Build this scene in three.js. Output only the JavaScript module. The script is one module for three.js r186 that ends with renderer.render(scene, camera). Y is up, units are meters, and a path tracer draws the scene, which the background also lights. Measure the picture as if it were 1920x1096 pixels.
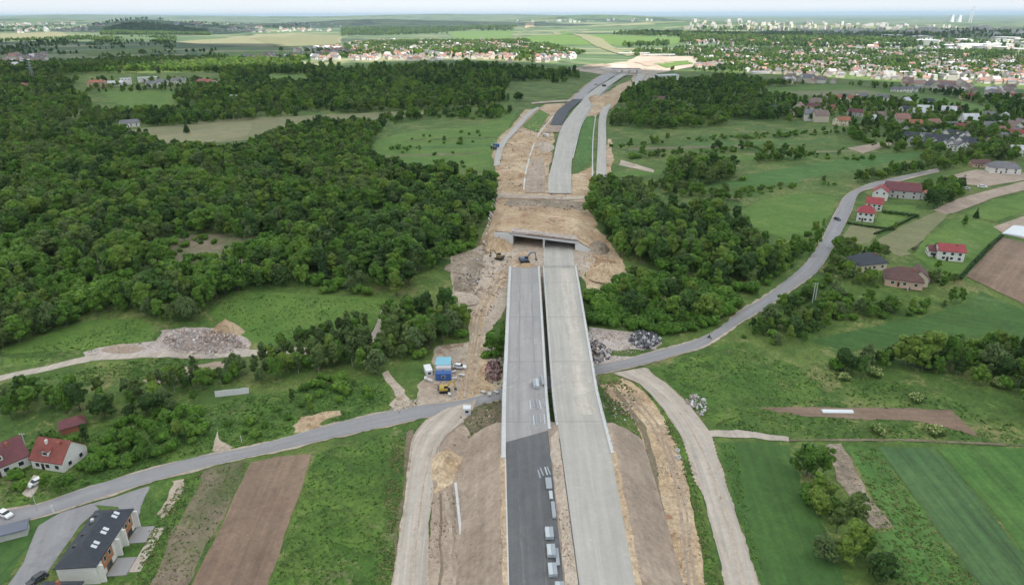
import * as THREE from 'three';
import { mergeGeometries } from 'three/addons/utils/BufferGeometryUtils.js';
import { ConvexGeometry } from 'three/addons/geometries/ConvexGeometry.js';
import { TessellateModifier } from 'three/addons/modifiers/TessellateModifier.js';

// ---------------------------------------------------------------- camera, sky, sun, exposure
const scene = new THREE.Scene();
const PW = 1920, PH = 1096, FOC = 1285, CAMY = 120;           // the photograph's size and focal length in pixels, flying height in metres
const PITCH = Math.atan((548 - 27) / FOC), ROLL = 0.0035;
const camera = new THREE.PerspectiveCamera(2 * Math.atan(548 / FOC) * 180 / Math.PI, PW / PH, 1, 120000);
camera.position.set(0, CAMY, 0);
camera.rotation.order = 'YXZ';
camera.rotation.set(-PITCH, 0, -ROLL);
camera.updateMatrixWorld(true);

const SUN = new THREE.Vector3(0.42, 1.05, 0.62).normalize();   // high, behind the flyer and to the right
{ // bright hazy sky, paler towards the horizon
  const w = 256, h = 128, data = new Float32Array(w * h * 4);
  for (let j = 0; j < h; j++) for (let i = 0; i < w; i++) {
    const el = ((j + 0.5) / h - 0.5) * 180, k = Math.min(1, Math.max(0, el / 70)), s = Math.sqrt(k), o = (j * w + i) * 4;
    data[o] = 0.60 - 0.36 * s; data[o + 1] = 0.62 - 0.28 * s; data[o + 2] = 0.635 - 0.16 * s; data[o + 3] = 1;
  }
  const sky = new THREE.DataTexture(data, w, h, THREE.RGBAFormat, THREE.FloatType);
  sky.mapping = THREE.EquirectangularReflectionMapping; sky.magFilter = THREE.LinearFilter; sky.needsUpdate = true;
  scene.background = sky; scene.environment = sky;
}
const sun = new THREE.DirectionalLight(new THREE.Color(1, 0.94, 0.84), 4.2);
sun.position.copy(SUN).multiplyScalar(9000); sun.target.position.set(0, 0, -1500);
sun.position.add(sun.target.position);
sun.castShadow = true; sun.shadow.radius = 3; sun.shadow.mapSize.set(4096, 4096);
Object.assign(sun.shadow.camera, { left: -6000, right: 6000, top: 6000, bottom: -6000, near: 100, far: 22000 });
scene.add(sun, sun.target);

const renderer = new THREE.WebGLRenderer({ antialias: true });
renderer.toneMapping = THREE.LinearToneMapping;
renderer.toneMappingExposure = 1.8;
renderer.shadowMap.enabled = true;
scene.fog = new THREE.FogExp2(new THREE.Color(0.64, 0.84, 1.0), 0.000042);

// ---------------------------------------------------------------- helpers: random, noise, names
function rng(seed) { let s = seed >>> 0; return () => { s = (s + 0x6D2B79F5) >>> 0; let t = s; t = Math.imul(t ^ (t >>> 15), t | 1); t ^= t + Math.imul(t ^ (t >>> 7), t | 61); return ((t ^ (t >>> 14)) >>> 0) / 4294967296; }; }
const hash2 = (i, j, s = 0) => { let h = Math.imul(i, 374761393) + Math.imul(j, 668265263) + Math.imul(s, 2147483629 - 40); h = Math.imul(h ^ (h >>> 13), 1274126177); return ((h ^ (h >>> 16)) >>> 0) / 4294967296; };
function vnoise(x, y, s = 0) {
  const i = Math.floor(x), j = Math.floor(y), fx = x - i, fy = y - j, u = fx * fx * (3 - 2 * fx), v = fy * fy * (3 - 2 * fy);
  const a = hash2(i, j, s), b = hash2(i + 1, j, s), c = hash2(i, j + 1, s), d = hash2(i + 1, j + 1, s);
  return a + (b - a) * u + (c - a) * v + (a - b - c + d) * u * v;
}
const fbm = (x, y, s = 0, o = 3) => { let v = 0, a = 0.5, t = 0; for (let k = 0; k < o; k++) { v += a * vnoise(x, y, s + k); t += a; x *= 2.03; y *= 2.03; a *= 0.5; } return v / t; };
const sstep = (a, b, x) => { const t = Math.min(1, Math.max(0, (x - a) / (b - a))); return t * t * (3 - 2 * t); };
const lerp = (a, b, t) => a + (b - a) * t;
const taken = {};
const numbered = (n) => { const k = taken[n] = (taken[n] ?? -1) + 1; return k ? `${n}_${String(k).padStart(3, '0')}` : n; };
const shade = (o) => { o.traverse((m) => { if (m.isMesh) { m.castShadow = true; m.receiveShadow = true; } }); return o; };
function struct(name, geo, mat) { const m = new THREE.Mesh(geo, mat); m.name = numbered(name); m.userData = { kind: 'structure' }; m.castShadow = m.receiveShadow = true; scene.add(m); return m; }
function thing(name, label, category, group) { const g = new THREE.Group(); g.name = numbered(name); g.userData = { label, category }; if (group) g.userData.group = group; scene.add(g); return g; }
function part(name, geo, mat, parent, pos) { const m = new THREE.Mesh(geo, mat); m.name = name; m.castShadow = m.receiveShadow = true; if (pos) m.position.set(...pos); parent.add(m); return m; }
const col = (r, g, b) => new THREE.Color().setRGB(r, g, b);
const std = (r, g, b, rough = 0.9, extra = {}) => new THREE.MeshStandardMaterial({ color: col(r, g, b), roughness: rough, ...extra });

// ---------------------------------------------------------------- terrain
const HILLS = []; // [x, d, radius across, radius along, height]
function terrain(x, z) {
  const d = -z;
  let h = 8 * sstep(228, 322, d);
  if (d > 480) {
    const a = sstep(480, 1500, d);
    h += a * (9 * (fbm(x / 520 + 3, d / 520, 11, 2) - 0.5) * 2);
    if (d > 1500) h += sstep(1500, 5000, d) * 22 * (fbm(x / 1500, d / 1500, 23, 2) - 0.42) * 2;
    for (const [hx, hd, rx, rd, hh] of HILLS) {
      const u = (x - hx) / rx, v = (d - hd) / rd, q = u * u + v * v;
      if (q < 9) h += hh * Math.exp(-q * 1.2);
    }
  }
  return h;
}
HILLS.push([-2860, 5600, 420, 500, 85], [-2300, 5700, 500, 400, 40]);            // dark wooded hill
HILLS.push([-900, 1250, 520, 260, 20], [-250, 1650, 520, 240, 28]);               // wooded ridge beside the motorway
HILLS.push([1050, 9200, 1500, 1000, 100], [2300, 5200, 1500, 500, 34], [1150, 5600, 700, 500, 40]);
HILLS.push([-1100, 7600, 1700, 700, 62], [-5200, 9000, 2600, 1200, 70], [-900, 14000, 5000, 2000, 105], [-9500, 16000, 6000, 2500, 130], [400, 3200, 600, 700, 22]);
const GRADE = (n, d) => n * 0.006 * (1 + Math.max(0, d) / 25);                     // how far sheet number n lies above the ground, so sheets never share a plane

// photograph pixel -> direction, point on the ground, point at a height
const cosP = Math.cos(PITCH), sinP = Math.sin(PITCH);
function ray(px, py) {
  let x = (px - 960) / FOC, y = -(py - 548) / FOC;
  const c = Math.cos(-ROLL), s = Math.sin(-ROLL); [x, y] = [x * c - y * s, x * s + y * c];
  return new THREE.Vector3(x, y * cosP - sinP, -(cosP + y * sinP));
}
function PE(px, py, e) { const r = ray(px, py), t = (e - CAMY) / r.y; return new THREE.Vector3(r.x * t, e, r.z * t); }
function P(px, py) {
  const r = ray(px, py); let t0 = 90, t = 90;
  for (let k = 0; k < 900; k++) {
    if (CAMY + r.y * t < terrain(r.x * t, r.z * t)) break;
    t0 = t; t *= 1.012; if (t > 60000) break;
  }
  let a = t0, b = t;
  for (let k = 0; k < 18; k++) { const m = (a + b) / 2; if (CAMY + r.y * m < terrain(r.x * m, r.z * m)) b = m; else a = m; }
  return new THREE.Vector3(r.x * b, CAMY + r.y * b, r.z * b);
}
function toPix(v) {
  const dx = v.x, dy = v.y - CAMY, dz = v.z, f = -dz * cosP - dy * sinP, u = dy * cosP - dz * sinP;
  let x = dx / f, y = u / f; const c = Math.cos(ROLL), s = Math.sin(ROLL); [x, y] = [x * c - y * s, x * s + y * c];
  return [960 + x * FOC, 548 - y * FOC, f];
}
const inPoly = (x, y, poly) => { let c = false; for (let i = 0, j = poly.length - 1; i < poly.length; j = i++) { const [xi, yi] = poly[i], [xj, yj] = poly[j]; if ((yi > y) !== (yj > y) && x < (xj - xi) * (y - yi) / (yj - yi) + xi) c = !c; } return c; };

// ---------------------------------------------------------------- procedural textures (sRGB colour maps, tiles that repeat)
function field(size, octs, seed) { // periodic noise, 0..1
  const out = new Float32Array(size * size); let tot = 0;
  octs.forEach(([f, amp, fy = f], k) => {
    tot += amp; const L = new Float32Array(f * fy); const r = rng(seed * 977 + k * 131 + 7); for (let i = 0; i < L.length; i++) L[i] = r();
    const xs = new Float32Array(size), xi = new Int32Array(size), ys = new Float32Array(size), yi = new Int32Array(size);
    for (let i = 0; i < size; i++) { let p = i / size * f; xi[i] = Math.floor(p); p -= xi[i]; xs[i] = p * p * (3 - 2 * p); p = i / size * fy; yi[i] = Math.floor(p); p -= yi[i]; ys[i] = p * p * (3 - 2 * p); }
    for (let j = 0; j < size; j++) { const r0 = (yi[j] % fy) * f, r1 = ((yi[j] + 1) % fy) * f, v = ys[j];
      for (let i = 0; i < size; i++) { const a = xi[i] % f, b = (xi[i] + 1) % f, u = xs[i];
        out[j * size + i] += amp * ((L[r0 + a] * (1 - u) + L[r0 + b] * u) * (1 - v) + (L[r1 + a] * (1 - u) + L[r1 + b] * u) * v); } }
  });
  for (let i = 0; i < out.length; i++) out[i] /= tot;
  return out;
}
const toS = (v) => v <= 0 ? 0 : v >= 1 ? 255 : Math.round(255 * (v <= 0.0031308 ? 12.92 * v : 1.055 * Math.pow(v, 1 / 2.4) - 0.055));
const SLUT = new Uint8Array(4097); for (let i = 0; i <= 4096; i++) SLUT[i] = toS(i / 4096);
function tex(size, fn) {
  const data = new Uint8Array(size * size * 4);
  for (let i = 0; i < size * size; i++) { const c = fn(i); for (let k = 0; k < 3; k++) data[i * 4 + k] = SLUT[Math.max(0, Math.min(4096, c[k] * 4096 | 0))]; data[i * 4 + 3] = 255; }
  const t = new THREE.DataTexture(data, size, size); t.colorSpace = THREE.SRGBColorSpace; t.wrapS = t.wrapT = THREE.RepeatWrapping; t.magFilter = THREE.LinearFilter; t.minFilter = THREE.LinearMipmapLinearFilter; t.generateMipmaps = true; t.needsUpdate = true; return t;
}
const TILE = 128;                                    // metres that one tile covers
const N1 = field(1024, [[5, 1], [11, 0.9], [23, 0.6]], 1), N2 = field(1024, [[40, 0.7], [90, 0.8], [190, 0.9], [400, 0.8]], 2), N3 = field(1024, [[7, 0.8], [17, 1], [60, 0.8], [130, 0.6]], 3);
const S1 = field(1024, [[170, 1, 6], [340, 0.7, 14], [60, 0.5, 4]], 4), S2 = field(1024, [[64, 1, 3], [128, 0.4, 9]], 5), N4 = field(1024, [[260, 1], [512, 0.8]], 6);
const mixc = (a, b, t) => [a[0] + (b[0] - a[0]) * t, a[1] + (b[1] - a[1]) * t, a[2] + (b[2] - a[2]) * t];
const con = (n, k) => Math.max(0, Math.min(1, (n - 0.5) * k + 0.5));
function ground2(a, b, kb, fine, c, kc, stripe) { // colours a and b in patches, fine grain, rarer spots of c, rows along v
  return tex(1024, (i) => {
    let q = mixc(a, b, con(N1[i] * 0.6 + N3[i] * 0.4, kb));
    if (c) q = mixc(q, c, Math.max(0, Math.min(1, (N3[i] * 0.65 + N2[i] * 0.35 - kc) * 9)));
    let f = 1 + fine * ((N2[i] - 0.5) * 2.2 + (N4[i] - 0.5) * 0.9);
    if (stripe) f *= 1 + stripe * ((S1[i] - 0.5) * 1.6 + (S2[i] - 0.5));
    return [q[0] * f, q[1] * f, q[2] * f];
  });
}
const gmat = (map, rough = 0.95, bump = 0) => new THREE.MeshStandardMaterial({ map, roughness: rough });
const M = {
  meadow: gmat(ground2([0.056, 0.112, 0.017], [0.114, 0.164, 0.034], 4.4, 0.6, [0.165, 0.168, 0.060], 0.57)),
  weeds: gmat(ground2([0.050, 0.112, 0.014], [0.094, 0.158, 0.024], 4.2, 0.8, [0.13, 0.135, 0.058], 0.585)),
  crop: gmat(ground2([0.042, 0.104, 0.020], [0.060, 0.128, 0.025], 3.2, 0.30, [0.085, 0.125, 0.045], 0.64, 0.30)),
  lushcrop: gmat(ground2([0.054, 0.134, 0.024], [0.080, 0.165, 0.034], 3.2, 0.34, [0.115, 0.165, 0.055], 0.63, 0.34)),
  bluecrop: gmat(ground2([0.050, 0.108, 0.036], [0.068, 0.130, 0.042], 3, 0.24, [0.085, 0.14, 0.05], 0.65, 0.52)),
  lawn: gmat(ground2([0.076, 0.156, 0.022], [0.118, 0.190, 0.033], 3.4, 0.34, [0.13, 0.165, 0.06], 0.62, 0.12)),
  plough: gmat(ground2([0.188, 0.126, 0.088], [0.240, 0.168, 0.120], 3.2, 0.26, [0.17, 0.125, 0.085], 0.64, 0.30)),
  stubble: gmat(ground2([0.20, 0.155, 0.112], [0.13, 0.135, 0.062], 4.2, 0.40, [0.075, 0.11, 0.035], 0.56, 0.22)),
  dryfield: gmat(ground2([0.20, 0.19, 0.095], [0.16, 0.175, 0.08], 3, 0.25, null, 0, 0.14)),
  straw: gmat(ground2([0.25, 0.225, 0.125], [0.18, 0.195, 0.095], 3, 0.25, null, 0, 0.10)),
  dirt: gmat(ground2([0.37, 0.30, 0.235], [0.49, 0.415, 0.335], 4.4, 0.42, [0.25, 0.18, 0.125], 0.57)),
  sand: gmat(ground2([0.40, 0.285, 0.175], [0.53, 0.415, 0.28], 4.8, 0.55, [0.25, 0.15, 0.085], 0.555)),
  soil: gmat(ground2([0.31, 0.24, 0.185], [0.41, 0.325, 0.255], 3.6, 0.34, [0.235, 0.175, 0.125], 0.60, 0.16)),
  darksoil: gmat(ground2([0.21, 0.165, 0.115], [0.16, 0.14, 0.08], 4, 0.42, [0.085, 0.105, 0.045], 0.57)),
  rough: gmat(ground2([0.30, 0.245, 0.185], [0.20, 0.16, 0.115], 4.5, 0.62, [0.10, 0.115, 0.05], 0.63)),
  gravel: gmat(ground2([0.41, 0.355, 0.30], [0.48, 0.42, 0.36], 3, 0.18, [0.34, 0.28, 0.235], 0.61, 0.26)),
  asphalt: gmat(ground2([0.245, 0.242, 0.25], [0.275, 0.268, 0.27], 3, 0.10, [0.215, 0.212, 0.22], 0.61, 0.17), 0.85),
  blacktop: gmat(ground2([0.098, 0.100, 0.104], [0.128, 0.130, 0.132], 3.4, 0.14, [0.16, 0.157, 0.15], 0.66, 0.22), 0.8),
  newtop: gmat(ground2([0.062, 0.064, 0.074], [0.078, 0.08, 0.09], 3, 0.1, null, 0, 0.1), 0.8),
  deckgrey: gmat(ground2([0.305, 0.292, 0.288], [0.345, 0.332, 0.325], 3, 0.09, [0.40, 0.38, 0.355], 0.61, 0.17), 0.9),
  paved: gmat(ground2([0.385, 0.365, 0.33], [0.43, 0.41, 0.37], 3, 0.07, [0.47, 0.445, 0.395], 0.59, 0.17), 0.9),
  concrete: gmat(ground2([0.54, 0.54, 0.53], [0.61, 0.61, 0.60], 3, 0.10, [0.43, 0.42, 0.40], 0.66), 0.85),
  dust: gmat(ground2([0.44, 0.405, 0.355], [0.50, 0.46, 0.405], 3.4, 0.2, [0.40, 0.375, 0.34], 0.58, 0.22), 0.95),
  blackdust: gmat(ground2([0.125, 0.126, 0.126], [0.165, 0.163, 0.158], 3.4, 0.2, null, 0, 0.3), 0.9),
  rubble: gmat(ground2([0.36, 0.30, 0.265], [0.50, 0.44, 0.41], 3, 0.55, [0.24, 0.17, 0.135], 0.58)),
};
// farmland seen from kilometres away: strips of crop, fallow and dark copses
M.farmland = (() => {
  const S = 2048, pal = [[0.075, 0.135, 0.045], [0.095, 0.155, 0.06], [0.06, 0.11, 0.04], [0.14, 0.17, 0.075], [0.19, 0.20, 0.10], [0.085, 0.14, 0.05], [0.06, 0.115, 0.042], [0.235, 0.24, 0.13]];
  const A = field(S, [[6, 1], [14, 0.8], [40, 0.5]], 21), B = field(S, [[9, 1], [22, 0.8], [70, 0.6]], 22), C = field(S, [[200, 1], [500, 1]], 23);
  const dark = [0.035, 0.065, 0.028];
  const t = tex(S, (i) => {
    const u = (i % S) / S, v = Math.floor(i / S) / S;
    const blk = Math.floor(u * 5 + (A[i] - 0.5) * 1.2), bl = ((blk % 5) + 5) % 5, lean = (hash2(bl, 3) - 0.5) * 0.0;
    const row = Math.floor((v + u * lean) * 64 + (B[i] - 0.5) * 1.5 + hash2(bl, 9) * 9), c = pal[Math.floor(hash2(bl, ((row % 64) + 64) % 64, 5) * pal.length)];
    const w = con(A[i] * 0.45 + B[i] * 0.55 - 0.06, 16), f = 0.82 + 0.36 * C[i], q = mixc(c, dark, w);
    return [q[0] * f, q[1] * f, q[2] * f];
  });
  t.repeat.set(TILE / 2600, TILE / 2600); return gmat(t);
})();

// ---------------------------------------------------------------- ground sheet out to the horizon, and sheets that lie on it
function drape(geo, n, turn = 0) { // puts a flat geometry on the terrain, uv in tiles
  const p = geo.attributes.position, uv = new Float32Array(p.count * 2), c = Math.cos(turn), s = Math.sin(turn);
  for (let i = 0; i < p.count; i++) { const x = p.getX(i), z = p.getZ(i); p.setY(i, terrain(x, z) + GRADE(n, -z)); uv[i * 2] = (x * c - z * s) / TILE; uv[i * 2 + 1] = (x * s + z * c) / TILE; }
  geo.setAttribute('uv', new THREE.BufferAttribute(uv, 2)); geo.computeVertexNormals(); return geo;
}
{
  const ds = [-400, -150]; for (let d = 0; d < 240; d += 30) ds.push(d);
  let dd = 228; while (dd < 62000) { ds.push(dd); dd += dd < 480 ? 12 : Math.max(14, dd * 0.022); }
  const cols = 150, pos = [], idx = [], uv = []; let near = 0;
  ds.forEach((d, j) => { for (let i = 0; i <= cols; i++) { const u = i / cols * 2 - 1, x = u * (420 + Math.max(0, d) * 1.25) ; pos.push(x, terrain(x, -d), -d); uv.push(x / TILE, -d / TILE); } });
  ds.forEach((d, j) => { if (j + 1 === ds.length) return; for (let i = 0; i < cols; i++) { const a = j * (cols + 1) + i, b = a + 1, c = a + cols + 1, e = c + 1; idx.push(a, b, c, b, e, c); } if (ds[j + 1] <= 1500) near = idx.length; });
  const g = new THREE.BufferGeometry(); g.setAttribute('position', new THREE.Float32BufferAttribute(pos, 3)); g.setAttribute('uv', new THREE.Float32BufferAttribute(uv, 2)); g.setIndex(idx); g.computeVertexNormals();
  g.addGroup(0, near, 0); g.addGroup(near, idx.length - near, 1);
  struct('ground', g, [M.meadow, M.farmland]);
}
const keepClear = []; // [polygon in x,d, minX, maxX, minD, maxD]
const clear = (pts) => { const poly = pts.map((p) => [p.x, -p.z]), xs = poly.map((q) => q[0]), ys = poly.map((q) => q[1]); keepClear.push([poly, Math.min(...xs), Math.max(...xs), Math.min(...ys), Math.max(...ys)]); };
const isClear = (x, d) => { for (const [p, a, b, c, e] of keepClear) if (x > a && x < b && d > c && d < e && inPoly(x, d, p)) return false; return true; };
function roughEdge(pts, amp, seed) { // subdivides an outline and makes it wander
  const out = []; pts.forEach((a, i) => { const b = pts[(i + 1) % pts.length], L = a.distanceTo(b), d = Math.hypot(a.x, a.z), st = Math.max(1.1, d / 150), n = Math.max(1, Math.min(150, Math.round(L / st))), w1 = st * 9, w2 = st * 2.6;
    for (let k = 0; k < n; k++) { const t = k / n, x = lerp(a.x, b.x, t), z = lerp(a.z, b.z, t), m = amp * (k ? 1 : 0.4); out.push(new THREE.Vector3(x + m * ((fbm(x / w1, z / w1, seed, 2) - 0.5) * 3 + (fbm(x / w2, z / w2, seed + 9, 2) - 0.5) * 1.5), 0, z + m * ((fbm(x / w1 + 40, z / w1, seed + 5, 2) - 0.5) * 3 + (fbm(x / w2 + 40, z / w2, seed + 3, 2) - 0.5) * 1.5))); } });
  return out;
}
function sheet(name, pts, mat, n, { rough = 0.8, turn = 0, trees = false, flatY = null } = {}) {
  if (!trees) clear(pts);
  const o = rough > 0 ? roughEdge(pts, rough, pts.length * 7 + Math.round(pts[0].x)) : pts;
  const contour = o.map((p) => new THREE.Vector2(p.x, p.z));
  if (THREE.ShapeUtils.isClockWise(contour)) contour.reverse();
  const tri = THREE.ShapeUtils.triangulateShape(contour, []), pos = [];
  for (const t of tri) for (const k of [t[0], t[2], t[1]]) pos.push(contour[k].x, 0, contour[k].y);
  let g = new THREE.BufferGeometry(); g.setAttribute('position', new THREE.Float32BufferAttribute(pos, 3));
  const dm = Math.min(...pts.map((p) => Math.hypot(p.x, p.z))), dM = Math.max(...pts.map((p) => -p.z));
  if (flatY === null && dM > 225) g = new TessellateModifier(Math.max(9, dm / 28), 7).modify(g);
  drape(g, n, turn);
  if (flatY !== null) { const p = g.attributes.position; for (let i = 0; i < p.count; i++) p.setY(i, flatY); g.computeVertexNormals(); }
  return struct(name, g, mat);
}
const T = (a, b) => { const p = P(...a), q = P(...b), s = q.z > p.z ? 1 : -1; return Math.atan2((q.x - p.x) * s, (q.z - p.z) * s); };   // the way rows run between two points of a field
const patch = (name, px, mat, n, opt) => sheet(name, px.map(([x, y]) => P(x, y)), mat, n, opt);
function spline(pts, n) { const c = new THREE.CatmullRomCurve3(pts, false, 'centripetal'); return c.getSpacedPoints(n); }
function ribbonGeo(L, R, n, across, yOf) { // a strip between two edge lines; uv v runs along
  const a = spline(L, n), b = spline(R, n), pos = [], uv = [], idx = []; let run = 0;
  for (let i = 0; i <= n; i++) { if (i) run += (a[i].distanceTo(a[i - 1]) + b[i].distanceTo(b[i - 1])) / 2; const w = a[i].distanceTo(b[i]);
    for (let k = 0; k <= across; k++) { const t = k / across, x = lerp(a[i].x, b[i].x, t), z = lerp(a[i].z, b[i].z, t); pos.push(x, yOf(x, z, lerp(a[i].y, b[i].y, t)), z); uv.push((t - 0.5) * w / TILE + 0.37, run / TILE); } }
  for (let i = 0; i < n; i++) for (let k = 0; k < across; k++) { const q = i * (across + 1) + k; idx.push(q, q + 1, q + across + 1, q + 1, q + across + 2, q + across + 1); }
  const g = new THREE.BufferGeometry(); g.setAttribute('position', new THREE.Float32BufferAttribute(pos, 3)); g.setAttribute('uv', new THREE.Float32BufferAttribute(uv, 2)); g.setIndex(idx); g.computeVertexNormals(); return g;
}
function roadway(name, Lpx, Rpx, mat, n, seg = 60, opt = {}) {
  const L = Lpx.map(([x, y]) => P(x, y)), R = Rpx.map(([x, y]) => P(x, y));
  clear([...spline(L, 24), ...spline(R, 24).reverse()]);
  return struct(name, ribbonGeo(L, R, seg, 4, (x, z) => terrain(x, z) + GRADE(n, -z) + (opt.up || 0)), mat);
}
function beamGeo(pts, w, h, y0 = 0) { // a bar of rectangular section along a line of points (their y + y0 is its foot)
  const pos = [], idx = [], uv = []; let run = 0;
  pts.forEach((p, i) => { const a = pts[Math.max(0, i - 1)], b = pts[Math.min(pts.length - 1, i + 1)], t = new THREE.Vector3().subVectors(b, a).setY(0).normalize(), nx = -t.z * w / 2, nz = t.x * w / 2; if (i) run += p.distanceTo(pts[i - 1]);
    for (const [s, y] of [[-1, 0], [-1, h], [1, h], [1, 0]]) { pos.push(p.x + s * nx, p.y + y0 + y, p.z + s * nz); uv.push((s * w / 2 + y) / TILE, run / TILE); } });
  for (let i = 0; i + 1 < pts.length; i++) for (let k = 0; k < 4; k++) { const a = i * 4 + k, b = i * 4 + (k + 1) % 4; idx.push(a, b, a + 4, b, b + 4, a + 4); }
  const e = (pts.length - 1) * 4; idx.push(0, 2, 1, 0, 3, 2, e, e + 1, e + 2, e, e + 2, e + 3);
  const g = new THREE.BufferGeometry(); g.setAttribute('position', new THREE.Float32BufferAttribute(pos, 3)); g.setAttribute('uv', new THREE.Float32BufferAttribute(uv, 2)); g.setIndex(idx); const q = g.toNonIndexed(); q.computeVertexNormals(); return q;
}
// ---------------------------------------------------------------- fields, meadows, tracks and roads, traced on the ground
// left foreground
patch('grass_field', [[590, 850], [640, 826], [756, 806], [762, 840], [748, 960], [730, 1110], [498, 1110]], M.weeds, 1, { rough: 1.2, turn: 0.2 });
patch('ploughed_field', [[473, 866], [520, 856], [585, 852], [498, 1110], [352, 1110]], M.plough, 3, { rough: 0.35, turn: T([473, 866], [352, 1110]) });
patch('stubble_field', [[383, 881], [466, 863], [347, 1110], [270, 1110]], M.stubble, 2, { rough: 0.7, turn: T([383, 881], [270, 1110]) });
patch('grass_verge', [[290, 905], [383, 881], [272, 1110], [190, 1110], [232, 1000], [300, 930]], M.weeds, 1, { rough: 1.0 });
patch('dirt_path', [[322, 902], [345, 896], [330, 940], [302, 975], [292, 965], [312, 935]], M.dirt, 2, { rough: 0.6 });
patch('gravel_yard', [[170, 945], [280, 912], [262, 962], [245, 1000], [222, 950]], M.asphalt, 2, { rough: 0.4 });
patch('driveway', [[72, 985], [112, 962], [172, 944], [185, 955], [150, 985], [95, 1062], [60, 1110], [5, 1110], [40, 1060]], M.asphalt, 3, { rough: 0.2, turn: 0.4 });
patch('dark_grass_plot', [[-20, 1000], [45, 985], [112, 958], [70, 1010], [25, 1070], [-5, 1110], [-60, 1110]], M.crop, 1, { rough: 0.6 });
patch('house_path', [[40, 925], [62, 890], [76, 893], [70, 915], [55, 935]], M.gravel, 2, { rough: 0.3 });
patch('rough_grass', [[-40, 850], [150, 800], [380, 760], [440, 745], [730, 700], [735, 760], [640, 795], [470, 838], [360, 858], [250, 890], [100, 935], [-40, 960]], M.weeds, 0.5, { rough: 1.2, trees: true, turn: 1.0 });
patch('dirt_patch', [[395, 845], [405, 800], [418, 830], [437, 838], [428, 846]], M.dirt, 2, { rough: 0.7 });
patch('soil_patch', [[545, 800], [560, 783], [590, 778], [640, 770], [642, 778], [600, 795], [570, 812], [548, 812]], M.sand, 2, { rough: 1 });
// meadows by the stream
patch('meadow', [[395, 590], [440, 545], [640, 556], [735, 562], [712, 600], [690, 625], [520, 650], [460, 640], [430, 610]], M.lawn, 1, { rough: 1.4, trees: true, turn: 0.5 });
patch('meadow', [[0, 690], [0, 655], [60, 640], [170, 600], [255, 597], [300, 612], [290, 640], [160, 660], [60, 685]], M.lawn, 1, { rough: 1.4, turn: 1.2 });
patch('meadow', [[0, 715], [150, 680], [270, 668], [400, 668], [380, 690], [280, 712], [120, 735], [0, 745]], M.meadow, 1, { rough: 1.4 });
patch('dirt_track', [[-20, 708], [80, 688], [160, 668], [300, 660], [430, 655], [470, 655], [600, 650], [690, 636], [708, 600], [715, 578], [726, 577], [716, 620], [700, 643], [600, 662], [470, 668], [280, 670], [170, 677], [70, 700], [-20, 718]], M.gravel, 3, { rough: 0.7 });
patch('rubble_yard', [[155, 660], [185, 652], [290, 640], [300, 620], [345, 612], [400, 615], [440, 625], [470, 640], [460, 662], [400, 672], [300, 670], [200, 672], [160, 668]], M.rubble, 2, { rough: 1.2 });
patch('soil_patch', [[265, 712], [310, 690], [400, 678], [440, 680], [380, 700], [300, 718]], M.soil, 2, { rough: 1.2, trees: true });
patch('dirt_track', [[715, 700], [728, 695], [760, 735], [780, 760], [740, 770], [728, 760], [745, 745]], M.dirt, 3, { rough: 0.7 });
// worksite beside the viaduct
patch('site_ground', [[780, 765], [790, 715], [812, 705], [815, 655], [880, 640], [884, 610], [872, 580], [848, 545], [845, 480], [880, 470], [905, 455], [925, 440], [950, 470], [965, 495], [958, 515], [951, 560], [940, 590], [922, 608], [922, 640], [945, 680], [945, 735], [860, 752]], M.dirt, 2, { rough: 1.3, turn: 0.2 });
patch('haul_road', [[852, 752], [872, 690], [878, 650], [882, 600], [900, 560], [930, 520], [960, 485], [985, 470], [1000, 480], [965, 505], [935, 545], [912, 590], [908, 640], [918, 700], [935, 735]], M.sand, 3, { rough: 0.9, turn: 0.2 });
patch('rough_ground', [[848, 545], [846, 482], [885, 472], [905, 480], [900, 510], [890, 540], [870, 560]], M.rough, 3, { rough: 1.2 });
patch('cutting_floor', [[905, 460], [928, 375], [935, 340], [925, 300], [918, 270], [930, 262], [962, 236], [985, 205], [1040, 205], [1040, 240], [1030, 330], [1085, 325], [1110, 310], [1118, 345], [1105, 370], [1108, 400], [1130, 440], [1165, 485], [1168, 515], [1150, 535], [1100, 552], [1085, 500], [1070, 470], [1020, 470], [1000, 490], [955, 500], [925, 480]], M.sand, 1, { rough: 1.4, turn: 0.7 });
patch('brown_bank', [[945, 385], [955, 375], [1060, 376], [1100, 380], [1092, 398], [1080, 392], [1000, 388]], M.rough, 2, { rough: 1.2 });
patch('crossing_track', [[932, 372], [935, 362], [1000, 366], [1080, 369], [1102, 366], [1104, 374], [1060, 376], [1000, 374]], M.dirt, 4, { rough: 0.6 });
sheet('deck_end_ground', [[-9, 300], [10, 297], [33, 298], [41, 318], [38, 346], [-8, 346]].map(([x, d]) => new THREE.Vector3(x, 0, -d)), M.dirt, 1.3, { rough: 1.2 });
// under the viaduct and to its right
patch('bare_ground', [[1098, 690], [1100, 640], [1104, 612], [1150, 618], [1200, 625], [1240, 640], [1230, 655], [1180, 670], [1118, 686]], M.rubble, 1, { rough: 1.2 });
patch('bare_ground', [[935, 735], [945, 600], [960, 520], [1085, 515], [1100, 610], [1118, 690], [1125, 720], [1110, 735]], M.darksoil, 1.5, { rough: 0.8 });
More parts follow.
